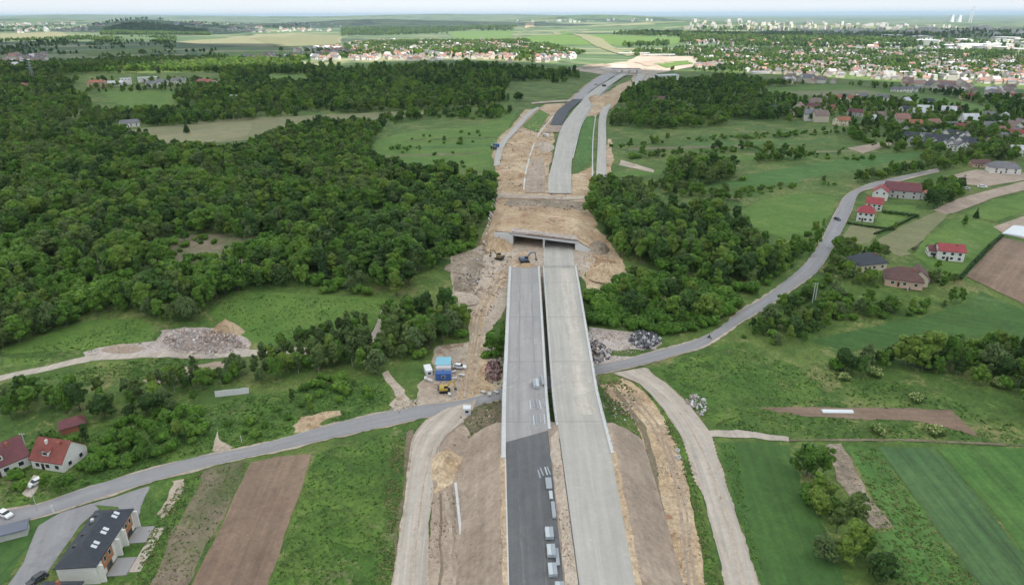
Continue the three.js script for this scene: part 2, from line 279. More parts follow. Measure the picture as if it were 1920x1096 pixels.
// fields on the right
patch('grass_field', [[1225, 690], [1320, 655], [1400, 640], [1480, 680], [1560, 740], [1420, 770], [1340, 800], [1310, 770], [1250, 715]], M.weeds, 1, { rough: 1.4, trees: true, turn: 0.6 });
patch('fallow_strip', [[1422, 764], [1480, 762], [1560, 764], [1700, 766], [1790, 770], [1838, 820], [1800, 808], [1720, 790], [1600, 785], [1500, 778]], M.plough, 2, { rough: 0.7, turn: 1.5 });
patch('farm_track', [[1330, 808], [1380, 806], [1480, 820], [1480, 828], [1400, 822], [1335, 820]], M.gravel, 4, { rough: 0.5 });
patch('crop_field', [[1345, 830], [1400, 828], [1480, 838], [1500, 900], [1540, 980], [1590, 1110], [1425, 1110], [1392, 990], [1362, 890]], M.crop, 2, { rough: 0.8, turn: T([1362, 890], [1425, 1110]) });
patch('soil_strip', [[1553, 832], [1578, 831], [1600, 868], [1625, 920], [1672, 990], [1642, 992], [1605, 940], [1570, 900]], M.rough, 3, { rough: 0.7, turn: 0.6 });
patch('crop_field', [[1648, 840], [1752, 838], [1850, 950], [1925, 1045], [1960, 1110], [1850, 1110], [1750, 980]], M.bluecrop, 3, { rough: 0.5, turn: T([1648, 840], [1850, 1110]) });
patch('crop_field', [[1756, 838], [1960, 842], [1990, 1110], [1965, 1100], [1928, 1040], [1852, 948]], M.lushcrop, 2, { rough: 0.5, turn: T([1648, 840], [1850, 1110]) });
patch('crop_field', [[1588, 836], [1645, 840], [1747, 982], [1846, 1110], [1690, 1110], [1640, 1000], [1676, 990], [1628, 915]], M.lushcrop, 2, { rough: 0.7, turn: T([1648, 840], [1850, 1110]) });
patch('farm_path', [[1480, 828], [1700, 828], [1940, 838], [1940, 834], [1700, 824], [1480, 824]], M.stubble, 4, { rough: 0.5 });
patch('crop_field', [[1520, 640], [1600, 620], [1700, 602], [1815, 568], [1840, 545], [1940, 590], [1940, 640], [1860, 628], [1790, 632], [1700, 640], [1600, 665]], M.crop, 1, { rough: 0.8, turn: 1.2 });
patch('ploughed_field', [[1812, 518], [1880, 445], [1940, 460], [1940, 580]], M.plough, 3, { rough: 0.4, turn: T([1812, 518], [1880, 445]) });
patch('grass_plot', [[1700, 470], [1780, 418], [1830, 400], [1880, 440], [1812, 520], [1760, 530], [1745, 500]], M.lawn, 2, { rough: 0.8, trees: true });
patch('dry_field', [[1625, 462], [1690, 425], [1762, 395], [1785, 398], [1740, 440], [1715, 475], [1690, 482], [1660, 470]], M.dryfield, 2, { rough: 0.5, turn: 0.9 });
patch('dry_lawn', [[1578, 445], [1595, 422], [1655, 430], [1630, 455], [1590, 465]], M.dryfield, 2, { rough: 0.4, turn: 0.5 });
patch('lawn', [[1640, 420], [1660, 385], [1720, 385], [1712, 400], [1680, 420], [1655, 428]], M.lawn, 2, { rough: 0.3 });
patch('ploughed_strip', [[1750, 395], [1800, 372], [1940, 335], [1940, 352], [1860, 372], [1790, 400], [1770, 402]], M.soil, 3, { rough: 0.5 });
patch('ploughed_field', [[1762, 335], [1830, 318], [1940, 325], [1940, 335], [1850, 350], [1800, 345]], M.soil, 2, { rough: 0.5 });
patch('crop_field', [[1812, 400], [1860, 378], [1940, 358], [1940, 388], [1870, 415], [1845, 412]], M.lawn, 2, { rough: 0.4, turn: 0.9 });
patch('soil_strip', [[1862, 425], [1940, 400], [1940, 452], [1885, 440]], M.soil, 2, { rough: 0.4 });
patch('meadow', [[1388, 395], [1430, 375], [1500, 363], [1565, 368], [1562, 395], [1530, 440], [1480, 450], [1415, 430]], M.lawn, 2, { rough: 0.9, turn: 0.3 });
patch('meadow', [[1140, 260], [1260, 240], [1430, 245], [1560, 250], [1690, 280], [1740, 290], [1700, 315], [1560, 335], [1400, 350], [1260, 345], [1150, 350], [1138, 310]], M.meadow, 0.6, { rough: 2, trees: true, turn: 1.3 });
patch('crop_strip', [[1390, 330], [1500, 312], [1640, 290], [1735, 285], [1735, 292], [1600, 318], [1420, 352]], M.lushcrop, 1, { rough: 1, turn: 1.2 });
patch('fallow_strip', [[1590, 278], [1670, 264], [1680, 268], [1620, 288]], M.soil, 2, { rough: 1 });
patch('fallow_strip', [[1165, 300], [1225, 318], [1225, 324], [1160, 310]], M.dirt, 2, { rough: 0.8 });
patch('meadow', [[1420, 165], [1560, 158], [1660, 168], [1780, 182], [1870, 205], [1860, 216], [1700, 192], [1560, 188], [1480, 190]], M.lawn, 1, { rough: 3, turn: 0.8 });
patch('fallow_strip', [[1480, 172], [1620, 168], [1700, 182], [1640, 180], [1500, 180]], M.dryfield, 2, { rough: 3 });
for (const [m, y0, y1, a, b] of [[M.lushcrop, 262, 268, 1300, 1560], [M.stubble, 272, 276, 1180, 1420], [M.lawn, 290, 298, 1240, 1520], [M.dryfield, 282, 285, 1400, 1600], [M.lawn, 318, 328, 1150, 1240], [M.lushcrop, 334, 346, 1330, 1500]]) patch('field_strip', [[a, y0 + 6], [(a + b) / 2, y0 + 2], [b, y0], [b, y0 + (y1 - y0) * 0.8], [(a + b) / 2, y1 + 2], [a, y1 + 6]], m, 1.4, { rough: 1.6, trees: true, turn: 1.3 });
for (const [m, y0, y1, a, b] of [[M.meadow, 262, 266, 760, 930], [M.lushcrop, 276, 282, 730, 920], [M.stubble, 292, 295, 720, 900]]) patch('field_strip', [[a, y0], [b, y0 - 6], [b, y1 - 6], [a, y1]], m, 1.4, { rough: 1.6, trees: true, turn: 1.3 });
// left, further off
patch('meadow', [[690, 300], [700, 265], [760, 248], [900, 236], [972, 208], [930, 270], [915, 318], [760, 322]], M.lawn, 1, { rough: 2, trees: true, turn: 0.9 });
patch('straw_field', [[175, 252], [270, 240], [430, 222], [640, 215], [800, 206], [812, 214], [700, 226], [520, 240], [470, 262], [400, 268], [290, 272], [280, 258]], M.dryfield, 1.5, { rough: 2, turn: 1.0 });
patch('straw_field', [[285, 258], [420, 236], [470, 232], [466, 255], [400, 266], [300, 270]], M.straw, 2.5, { rough: 1.5, turn: 1.0 });
patch('meadow', [[185, 172], [320, 170], [330, 212], [250, 212], [215, 190]], M.lawn, 1, { rough: 3 });
patch('meadow', [[500, 140], [575, 140], [580, 156], [505, 156]], M.lawn, 1, { rough: 3 });
patch('meadow', [[950, 158], [1060, 156], [1080, 170], [1040, 182], [960, 180]], M.meadow, 1, { rough: 3 });
// far fields in and out of the sun
for (const [m, q, n] of [
  [M.straw, [[330, 78], [420, 72], [480, 64], [560, 62], [640, 68], [640, 80], [560, 86], [480, 88], [430, 85]], 1], [M.dryfield, [[470, 72], [560, 62], [635, 66], [630, 84], [520, 88]], 2], [M.straw, [[0, 64], [110, 60], [130, 66], [60, 74], [0, 76]], 1],
  [M.lawn, [[980, 72], [1060, 56], [1150, 66], [1160, 84], [1080, 84], [1000, 82]], 1], [M.lawn, [[1100, 66], [1280, 70], [1275, 82], [1160, 86]], 1], [M.straw, [[1030, 64], [1130, 72], [1160, 92], [1120, 86]], 2],
  [M.sand, [[985, 46], [1000, 40], [1004, 50], [985, 54]], 2], [M.lawn, [[380, 100], [480, 96], [620, 100], [560, 106], [420, 108]], 1], [M.meadow, [[110, 98], [300, 88], [320, 96], [180, 106]], 1], [M.lawn, [[840, 60], [960, 58], [960, 72], [860, 74]], 1],
]) patch('distant_field', q, m, n, { rough: 8, turn: n });
patch('sunny_site_ground', [[1060, 128], [1110, 124], [1170, 116], [1200, 104], [1180, 96], [1215, 104], [1300, 106], [1310, 124], [1230, 138], [1200, 162], [1188, 162], [1190, 140], [1160, 145]], M.dirt, 2, { rough: 5 });
patch('motorway_corridor', [[1036, 61], [1050, 62], [1152, 92], [1190, 104], [1174, 106], [1118, 88]], M.straw, 3, { rough: 4 });
// cross road, traced edge to edge
const xrU = [[-60, 978], [0, 960], [72, 946], [145, 920], [253, 888], [361, 859], [470, 838], [640, 792], [785, 761], [857, 753], [936, 732], [1040, 706], [1117, 686], [1168, 676], [1222, 661], [1277, 647], [1316, 633], [1354, 612], [1386, 586], [1430, 560], [1466, 533], [1505, 500], [1535, 462], [1568, 398], [1590, 366], [1632, 346], [1710, 328], [1760, 318]];
const xrL = [[-60, 1012], [0, 988], [72, 970], [145, 947], [253, 913], [361, 882], [470, 857], [640, 818], [785, 786], [857, 770], [936, 750], [1040, 724], [1117, 704], [1168, 692], [1222, 680], [1277, 663], [1316, 651], [1354, 628], [1390, 604], [1445, 572], [1490, 540], [1530, 512], [1561, 466], [1597, 396], [1616, 358], [1645, 350], [1712, 332], [1762, 321]];
sheet('road_shoulder', [...spline(xrU.map(([x, y]) => P(x - 0.5, y - 1.5)), 90), ...spline(xrL.map(([x, y]) => P(x + 0.5, y + 2.5)), 90).reverse()], M.dirt, 4, { rough: 0.75 });
roadway('road', xrU, xrL, M.asphalt, 5, 160);
// haul road on the right of the embankment and the track on its left
sheet('track_margin', [...spline([[1150, 700], [1174, 709], [1203, 722], [1233, 753], [1266, 796], [1284, 823], [1302, 873], [1327, 953], [1345, 1011], [1363, 1096], [1372, 1150]].map(([x, y]) => P(x - 3, y)), 60), ...spline([[1210, 690], [1218, 700], [1251, 724], [1277, 746], [1309, 782], [1334, 819], [1345, 860], [1372, 940], [1399, 1025], [1421, 1096], [1436, 1150]].map(([x, y]) => P(x + 3, y)), 60).reverse()], M.dirt, 5, { rough: 1.1 });
roadway('dirt_road', [[1150, 700], [1174, 709], [1203, 722], [1233, 753], [1266, 796], [1284, 823], [1302, 873], [1327, 953], [1345, 1011], [1363, 1096], [1372, 1150]], [[1210, 690], [1218, 700], [1251, 724], [1277, 746], [1309, 782], [1334, 819], [1345, 860], [1372, 940], [1399, 1025], [1421, 1096], [1436, 1150]], M.gravel, 6, 60);
sheet('track_margin', [...spline([[838, 766], [800, 790], [780, 816], [770, 870], [763, 931], [750, 1010], [737, 1096], [728, 1150]].map(([x, y]) => P(x - 3, y)), 60), ...spline([[895, 752], [868, 790], [838, 815], [817, 845], [810, 890], [806, 931], [802, 1010], [799, 1096], [796, 1150]].map(([x, y]) => P(x + 3, y)), 60).reverse()], M.dirt, 5, { rough: 1.1 });
roadway('dirt_road', [[838, 766], [800, 790], [780, 816], [770, 870], [763, 931], [750, 1010], [737, 1096], [728, 1150]], [[895, 752], [868, 790], [838, 815], [817, 845], [810, 890], [806, 931], [802, 1010], [799, 1096], [796, 1150]], M.gravel, 6, 60);
patch('dark_verge', [[762, 812], [776, 806], [773, 850], [762, 940], [748, 1010], [738, 1110], [731, 1110], [750, 960], [759, 870]], M.darksoil, 3, { rough: 0.7 });
patch('bare_bank', [[812, 850], [850, 800], [900, 760], [940, 752], [945, 850], [930, 900], [930, 1040], [930, 1110], [795, 1110], [806, 935]], M.soil, 2, { rough: 0.9, turn: 0.3 });
patch('sand_heap_ground', [[822, 850], [845, 840], [865, 860], [850, 905], [820, 925], [812, 890]], M.sand, 3, { rough: 1.8 });
patch('dark_slope_ground', [[855, 760], [945, 745], [945, 850], [900, 840], [870, 800]], M.darksoil, 3, { rough: 0.9 });
patch('sandy_strip', [[1124, 722], [1165, 708], [1200, 730], [1230, 760], [1262, 810], [1285, 870], [1305, 960], [1320, 1040], [1330, 1110], [1260, 1110], [1238, 1000], [1228, 880], [1190, 790]], M.sand, 2, { rough: 0.8, turn: 0.4 });
patch('ditch_strip', [[1150, 735], [1160, 732], [1212, 800], [1234, 880], [1246, 985], [1280, 1110], [1262, 1110], [1233, 985], [1222, 880], [1200, 805]], M.darksoil, 4, { rough: 0.5 });
patch('grass_verge', [[1205, 722], [1222, 742], [1268, 800], [1288, 850], [1310, 930], [1335, 1020], [1352, 1110], [1328, 1110], [1312, 1000], [1292, 910], [1272, 840], [1240, 775]], M.weeds, 3, { rough: 0.6 });
// motorway beyond the wildlife bridge
const rcL = [[1029, 364], [1028, 340], [1038, 297], [1044, 268], [1054, 238], [1075, 209], [1088, 194], [1107, 174], [1130, 159], [1150, 147], [1165, 138]];
const rcR = [[1072, 364], [1071, 340], [1073, 297], [1080, 268], [1088, 238], [1104, 209], [1114, 194], [1131, 174], [1148, 159], [1166, 147], [1182, 138]];
roadway('road', rcL, rcR, M.paved, 6, 90);
roadway('road', [[984, 362], [990, 318], [1000, 297]], [[1022, 362], [1022, 318], [1018, 297]], M.soil, 4, 16);
roadway('road', [[1031, 236], [1045, 209], [1074, 187]], [[1054, 236], [1068, 209], [1094, 187]], M.newtop, 5, 24);
roadway('road', [[1022, 249], [1031, 236.6]], [[1048, 249], [1054, 236.6]], M.soil, 5, 6);
roadway('road', [[1075, 187], [1089, 172], [1104, 159], [1122, 146], [1140, 137]], [[1095, 187], [1107, 172], [1127, 159], [1146, 147], [1162, 138]], M.deckgrey, 5, 30);
roadway('service_road', [[925, 312], [934, 274], [957, 246], [995, 208], [1008, 202]], [[936, 312], [946, 274], [970, 246], [1006, 208], [1014, 204]], M.paved, 5, 30);
roadway('service_road', [[1117, 342], [1121, 268], [1123, 224], [1128, 206], [1136, 196]], [[1137, 342], [1137, 268], [1137, 224], [1142, 206], [1146, 198]], M.paved, 5, 40);
roadway('service_road', [[1190, 165], [1192, 150], [1198, 140]], [[1205, 165], [1206, 150], [1210, 140]], M.paved, 6, 12);
patch('grass_bank', [[1012, 206], [1031, 215], [1020, 232], [1008, 249], [979, 238], [995, 222]], M.lawn, 3, { rough: 1 });
patch('grass_bank', [[1095, 220], [1114, 217], [1112, 260], [1107, 304], [1080, 325], [1080, 296], [1085, 268], [1091, 240]], M.lushcrop, 3, { rough: 0.7 });
roadway('side_lane', [[997, 193], [1050, 189], [1085, 188]], [[997, 196], [1050, 192], [1083, 190]], M.dirt, 4, 12);

patch('cutting_bank', [[1094, 224], [1112, 198], [1135, 175], [1160, 160], [1185, 150], [1188, 165], [1165, 187], [1150, 202], [1138, 206], [1118, 217]], M.sand, 2, { rough: 2.5 });
patch('cutting_bank', [[1056, 200], [1085, 170], [1110, 150], [1140, 134], [1150, 138], [1120, 158], [1095, 180], [1072, 194]], M.soil, 2, { rough: 2.5 });
patch('cutting_bank', [[1010, 204], [1022, 196], [1058, 194], [1046, 214], [1033, 216]], M.sand, 2, { rough: 2 });
patch('cutting_bank', [[1136, 345], [1138, 260], [1146, 262], [1150, 290], [1146, 340]], M.sand, 2, { rough: 1.5 });
// wheel ruts and churned lines in the earth
function rut(px, w, mat, n) { const c = spline(px.map(([x, y]) => P(x, y)), 50), L = [], R = []; c.forEach((p, i) => { const a = c[Math.max(0, i - 1)], b = c[Math.min(50, i + 1)], t = new THREE.Vector3().subVectors(b, a).normalize(), k = w * (0.25 + 1.1 * fbm(i / 3, px[0][0] / 3.1, 3, 3)), o = (fbm(i / 14, px[0][0] / 2.3, 6, 2) - 0.5) * w * 2.2; L.push(new THREE.Vector3(p.x - t.z * (k / 2 + o), 0, p.z + t.x * (k / 2 + o))); R.push(new THREE.Vector3(p.x + t.z * (k / 2 - o), 0, p.z - t.x * (k / 2 - o))); }); struct('wheel_rut', ribbonGeo(R, L, 90, 1, (x, z) => terrain(x, z) + GRADE(n, -z)), mat); }
for (const dx of [-14, -4, 5, 14]) rut([[872 + dx * 0.8, 745], [884 + dx * 0.7, 680], [893 + dx * 0.6, 630], [900 + dx * 0.6, 590], [918 + dx * 0.6, 550], [945 + dx * 0.6, 505], [975, 480 + dx * 0.3]], 0.7, dx % 2 ? M.soil : M.dirt, 5);
for (const dx of [-20, -8, 4, 17]) rut([[815 + dx * 0.9, 815], [793 + dx, 900], [780 + dx, 1000], [768 + dx, 1110]], 0.4, dx === 4 ? M.dirt : M.paved, 7);
for (const dx of [-22, -9, 6, 20]) rut([[1215 + dx * 0.6, 722], [1262 + dx * 0.7, 765], [1308 + dx * 0.8, 840], [1345 + dx, 940], [1392 + dx, 1110]], 0.4, dx === 6 ? M.dirt : M.paved, 7);
for (const [a, b, c, d] of [[1172, 1222, 1265, 1292], [1182, 1235, 1278, 1305]]) rut([[a, 738], [b, 800], [c, 900], [d, 1100]], 0.8, M.soil, 5);
for (const x of [955, 972, 990, 1035, 1052]) rut([[x, 378], [x + 3, 370], [x + 6, 364]], 1.2, M.soil, 5);
rut([[836, 920], [842, 1000], [846, 1105]], 1.0, M.dirt, 4); rut([[826, 925], [828, 1000], [826, 1105]], 0.8, M.darksoil, 4); rut([[850, 915], [856, 1000], [860, 1105]], 0.7, M.rough, 4);
for (const [m, q] of [[M.soil, [[1190, 118], [1240, 112], [1262, 118], [1215, 126]]], [M.gravel, [[1110, 128], [1170, 122], [1185, 128], [1140, 136]]], [M.lawn, [[1225, 120], [1290, 114], [1300, 120], [1250, 128]]], [M.rough, [[1085, 126], [1130, 120], [1150, 124], [1100, 130]]]]) patch('churned_ground', q, m, 4, { rough: 6 });
// ---------------------------------------------------------------- clouds that shade the land (overhead and behind, out of the frame)
{
  const cm = new THREE.MeshPhysicalMaterial({ color: col(0.97, 0.97, 0.975), roughness: 1, transmission: 0.7, thickness: 0, side: THREE.DoubleSide });
  const ALT = 1150, ox = SUN.x / SUN.y * ALT, oz = SUN.z / SUN.y * ALT;
  [[60, 420, 2700, 1120, 'wide grey cloud drifting above the viaduct'], [-2000, 2000, 1750, 1250, 'broken cloud above the wooded hills'], [2400, 3950, 2700, 950, 'long cloud above the dark wooded ridge'], [-2900, 5300, 1300, 560, 'small cloud above the lone wooded hill'], [-900, 7400, 2200, 1000, 'far cloud above the blue ridge']].forEach(([x, d, rx, rd, label], k) => {
    const g = new THREE.IcosahedronGeometry(1, 22), p = g.attributes.position;
    for (let i = 0; i < p.count; i++) {
      const v = new THREE.Vector3().fromBufferAttribute(p, i), a = Math.atan2(v.z, v.x), n = 0.9 + 0.24 * (fbm(Math.cos(a) * 2.3 + 9 * k, Math.sin(a) * 2.3, 31, 3) - 0.5) * 2, m = 1 + 0.5 * (fbm(v.x * 4 + k * 7, v.z * 4, 37, 3) - 0.5);
      p.setXYZ(i, v.x * rx * n, v.y * (v.y > 0 ? 170 : 60) * m, v.z * rd * n);
    }
    g.computeVertexNormals();
    const c = new THREE.Mesh(g, cm); c.name = numbered('cloud'); c.position.set(x + ox, ALT, -d + oz); c.castShadow = true; c.userData = { label, category: 'cloud', group: 'clouds' }; scene.add(c);
  });
}
// ---------------------------------------------------------------- motorway embankment in the foreground
const V = (x, d, y = 0) => new THREE.Vector3(x, y, -d);
const along = (list) => { const pts = list.map(([d, x]) => [d, x]); return (d) => { for (let i = 0; i + 1 < pts.length; i++) if (d <= pts[i + 1][0] || i + 2 === pts.length) { const t = (d - pts[i][0]) / (pts[i + 1][0] - pts[i][0]); return lerp(pts[i][1], pts[i + 1][1], t); } }; };
const lcL = along([[50, 0.2], [111, -0.8], [158, -1.9], [188, -2], [281, -0.7], [312, -0.2]]), lcR = along([[50, 10.9], [111, 10.8], [158, 10.4], [188, 10.3], [281, 12], [312, 12.5]]);
const rcl = along([[50, 14.3], [111, 14.1], [158, 13.6], [188, 13.2], [281, 14.9], [312, 15.4], [341, 16.8]]), rcr = along([[50, 25.4], [111, 25.9], [158, 27.1], [188, 26.5], [281, 29.3], [312, 30.2], [341, 31.4]]);
{
  const pos = [], idx = [], uv = [], nx = 52, nd = 90;
  const H = (x, d) => { const l = lcL(Math.min(d, 174)) - 2.0, r = rcr(Math.min(d, 174)) + 2.6, ox = Math.max(0, l - x, x - r), od = Math.max(0, d - 174), o = Math.hypot(ox, od); return o === 0 ? 7.94 : Math.max(-0.4, 7.94 - o / 1.27 + Math.min(1, o) * 0.7 * (fbm(x / 2.2, d / 2.2, 5, 3) - 0.5) * (od > 0 ? 2.2 : 0.35)); };
  for (let j = 0; j <= nd; j++) for (let i = 0; i <= nx; i++) { const d = 40 + j / nd * 148, x = -17 + i / nx * 62; pos.push(x, H(x, d), -d); uv.push(x / TILE, -d / TILE); }
  for (let j = 0; j < nd; j++) for (let i = 0; i < nx; i++) { const a = j * (nx + 1) + i, c = a + nx + 1; idx.push(a, a + 1, c, a + 1, c + 1, c); }
  const g = new THREE.BufferGeometry(); g.setAttribute('position', new THREE.Float32BufferAttribute(pos, 3)); g.setAttribute('uv', new THREE.Float32BufferAttribute(uv, 2)); g.setIndex(idx); g.computeVertexNormals();
  struct('embankment', g, M.soil);
  clear([V(-16, 40), V(-16, 188), V(44, 188), V(44, 40)]);
}
const line = (f, a, b, n, y, off = 0) => Array.from({ length: n + 1 }, (_, i) => { const d = lerp(a, b, i / n); return V(f(d) + off, d, y); });
const strip = (name, L, R, mat, n = 20) => struct(name, ribbonGeo(L, R, n, 3, (x, z, y) => y), mat);
strip('road', [V(lcL(50), 50, 8.0), V(lcL(111), 111, 8.0), V(lcL(163.6), 163.6, 8.0)], [V(lcR(50), 50, 8.0), V(lcR(111), 111, 8.0), V(lcR(169.5), 169.5, 8.0)], M.blacktop, 30);
strip('road', line(rcl, 45, 173, 8, 8.03), line(rcr, 45, 173, 8, 8.03), M.paved, 30);
{ // sandy shoulders and the bare central strip, with ragged edges
  const rag = (f, a, b, off, s, y) => Array.from({ length: 46 }, (_, i) => { const d = lerp(a, b, i / 45); return V(f(d) + off + 0.5 * (fbm(d / 3, s, 8, 2) - 0.5) * 2, d, y); });
  strip('road_shoulder', rag(lcL, 45, 158, -1.5, 2, 7.965), line(lcL, 45, 158, 8, 7.965, 0.1), M.sand, 70);
  strip('road_shoulder', line(rcr, 45, 170, 8, 7.965, -0.1), rag(rcr, 45, 170, 1.5, 4, 7.965), M.sand, 70);
  strip('central_strip', rag(lcR, 45, 166, 0.3, 6, 8.045), rag(rcl, 45, 170, -0.1, 8, 8.045), M.dirt, 70);
  struct('kerb', beamGeo(line(lcL, 45, 156, 10, 7.96, -0.15), 0.3, 0.16), M.concrete);
  struct('kerb', beamGeo(line(rcl, 45, 165, 10, 7.98, -0.12), 0.22, 0.14), M.blacktop);
}
struct('drain_channel', beamGeo([PE(854, 905, 0.1), PE(861, 970, 0.1), PE(868, 1040, 0.1), PE(873, 1100, 0.1)], 0.7, 0.18), M.concrete);
// ---------------------------------------------------------------- twin viaducts
const steel = std(0.42, 0.44, 0.46, 0.5, { metalness: 0.5 });
function deckGeo(L, R, top, bot) {
  const pos = [], idx = [], uv = []; const n = L.length;
  for (let i = 0; i < n; i++) for (const [q, y] of [[L[i], bot], [L[i], top], [R[i], top], [R[i], bot]]) { pos.push(q.x, y, q.z); uv.push((q.x + y) / TILE, q.z / TILE); }
  for (let i = 0; i + 1 < n; i++) for (let k = 0; k < 4; k++) { const a = i * 4 + k, b = i * 4 + (k + 1) % 4; idx.push(a, a + 4, b, b, a + 4, b + 4); }
  const e = (n - 1) * 4; idx.push(0, 1, 2, 0, 2, 3, e, e + 2, e + 1, e, e + 3, e + 2);
  const g = new THREE.BufferGeometry(); g.setAttribute('position', new THREE.Float32BufferAttribute(pos, 3)); g.setAttribute('uv', new THREE.Float32BufferAttribute(uv, 2)); g.setIndex(idx); const q = g.toNonIndexed(); q.computeVertexNormals(); return q;
}
function viaduct(label, l, r, mat, capL, capR, d0, d1, parapetFrom) {
  const g = thing('viaduct', label, 'viaduct', 'twin motorway viaducts');
  part('deck_slab', deckGeo(line(l, d0, d1, 14, 0, -capL), line(r, d0, d1, 14, 0, capR), 7.93, 6.3), M.concrete, g);
  part('roadway_surface', ribbonGeo(line(l, d0 - 9, d1, 14, 8.0), line(r, d0 - 3, d1, 14, 8.0), 30, 3, (x, z, y) => y), mat, g);
  for (const [f, cap, side, from] of [[l, capL, -1, parapetFrom[0]], [r, capR, 1, parapetFrom[1]]]) {
    part('edge_beam', beamGeo(line(f, from, d1, 14, 7.94, side * cap / 2), cap, 0.42), M.concrete, g);
    const rail = part('railing', beamGeo(line(f, from, d1, 14, 9.3, side * (cap - 0.18)), 0.1, 0.1), steel, g);
    const post = new THREE.BoxGeometry(0.09, 1, 0.09);
    for (let d = from + 1; d < d1; d += 4) part('post', post, steel, rail, [f(d) + side * (cap - 0.18), 8.85, -d]);
  }
  for (const d of [198, 226, 254, 282]) for (const k of [0.25, 0.75]) { const x = lerp(l(d), r(d), k), b = terrain(x, -d) - 0.3, h = 6.3 - b; if (h < 0.5) continue; part('pier', new THREE.CylinderGeometry(0.85, 0.85, h, 16), M.concrete, g, [x, b + h / 2, -d]); }
  part('abutment', deckGeo([V(l(d0) - capL, d0 - 1.5), V(l(d0) - capL, d0 + 1.2)], [V(r(d0) + capR, d0 - 1.5), V(r(d0) + capR, d0 + 1.2)], 6.295, -0.3), M.concrete, g);
  for (const d of [174, 212, 250, 288, 307]) part('expansion_joint', deckGeo([V(l(d) + 0.05, d), V(l(d) + 0.05, d + 0.22)], [V(r(d) - 0.05, d), V(r(d) - 0.05, d + 0.22)], 8.022, 7.99), std(0.24, 0.235, 0.23, 0.8), g);
  return g;
}
viaduct('viaduct carrying the grey unfinished carriageway stacked with steel bundles', lcL, lcR, M.deckgrey, 1.25, 0.9, 172.6, 309, [156, 170]);
viaduct('viaduct carrying the pale finished carriageway beside the grey one', rcl, rcr, M.paved, 0.55, 0.85, 172.6, 309, [172, 158]);
strip('road', line(rcl, 309, 385, 8, 8.18), line(rcr, 309, 385, 8, 8.2), M.paved, 24);
for (const [a, b, w, m] of [[62, 160, 0.24, 'asphaltdust'], [50, 150, 0.66, 'asphaltdust'], [175, 300, 0.3, 'trackgrey'], [180, 305, 0.72, 'asphalt']]) { const lc = (t, s) => Array.from({ length: 40 }, (_, i) => { const d = lerp(a, b, i / 39); return V(lerp(lcL(d), lcR(d), t) + 0.5 * (fbm(d / 6, s, 18, 3) - 0.5) * 2, d, 8.02); }); strip('tyre_track', lc(w, 3), lc(w + 0.045, 3.4), M[m] ?? (m === 'trackgrey' ? M.asphalt : M.blackdust), 60); }
{ const rag = (t, s, a) => Array.from({ length: 40 }, (_, i) => { const d = lerp(178, 306, i / 39); return V(lerp(rcl(d), rcr(d), t) + a * (fbm(d / 5, s, 8, 3) - 0.5) * 2, d, 8.012); }); strip('dust_layer', rag(0.5, 3, 0.9), rag(0.86, 5, 0.7), M.dust, 80); }
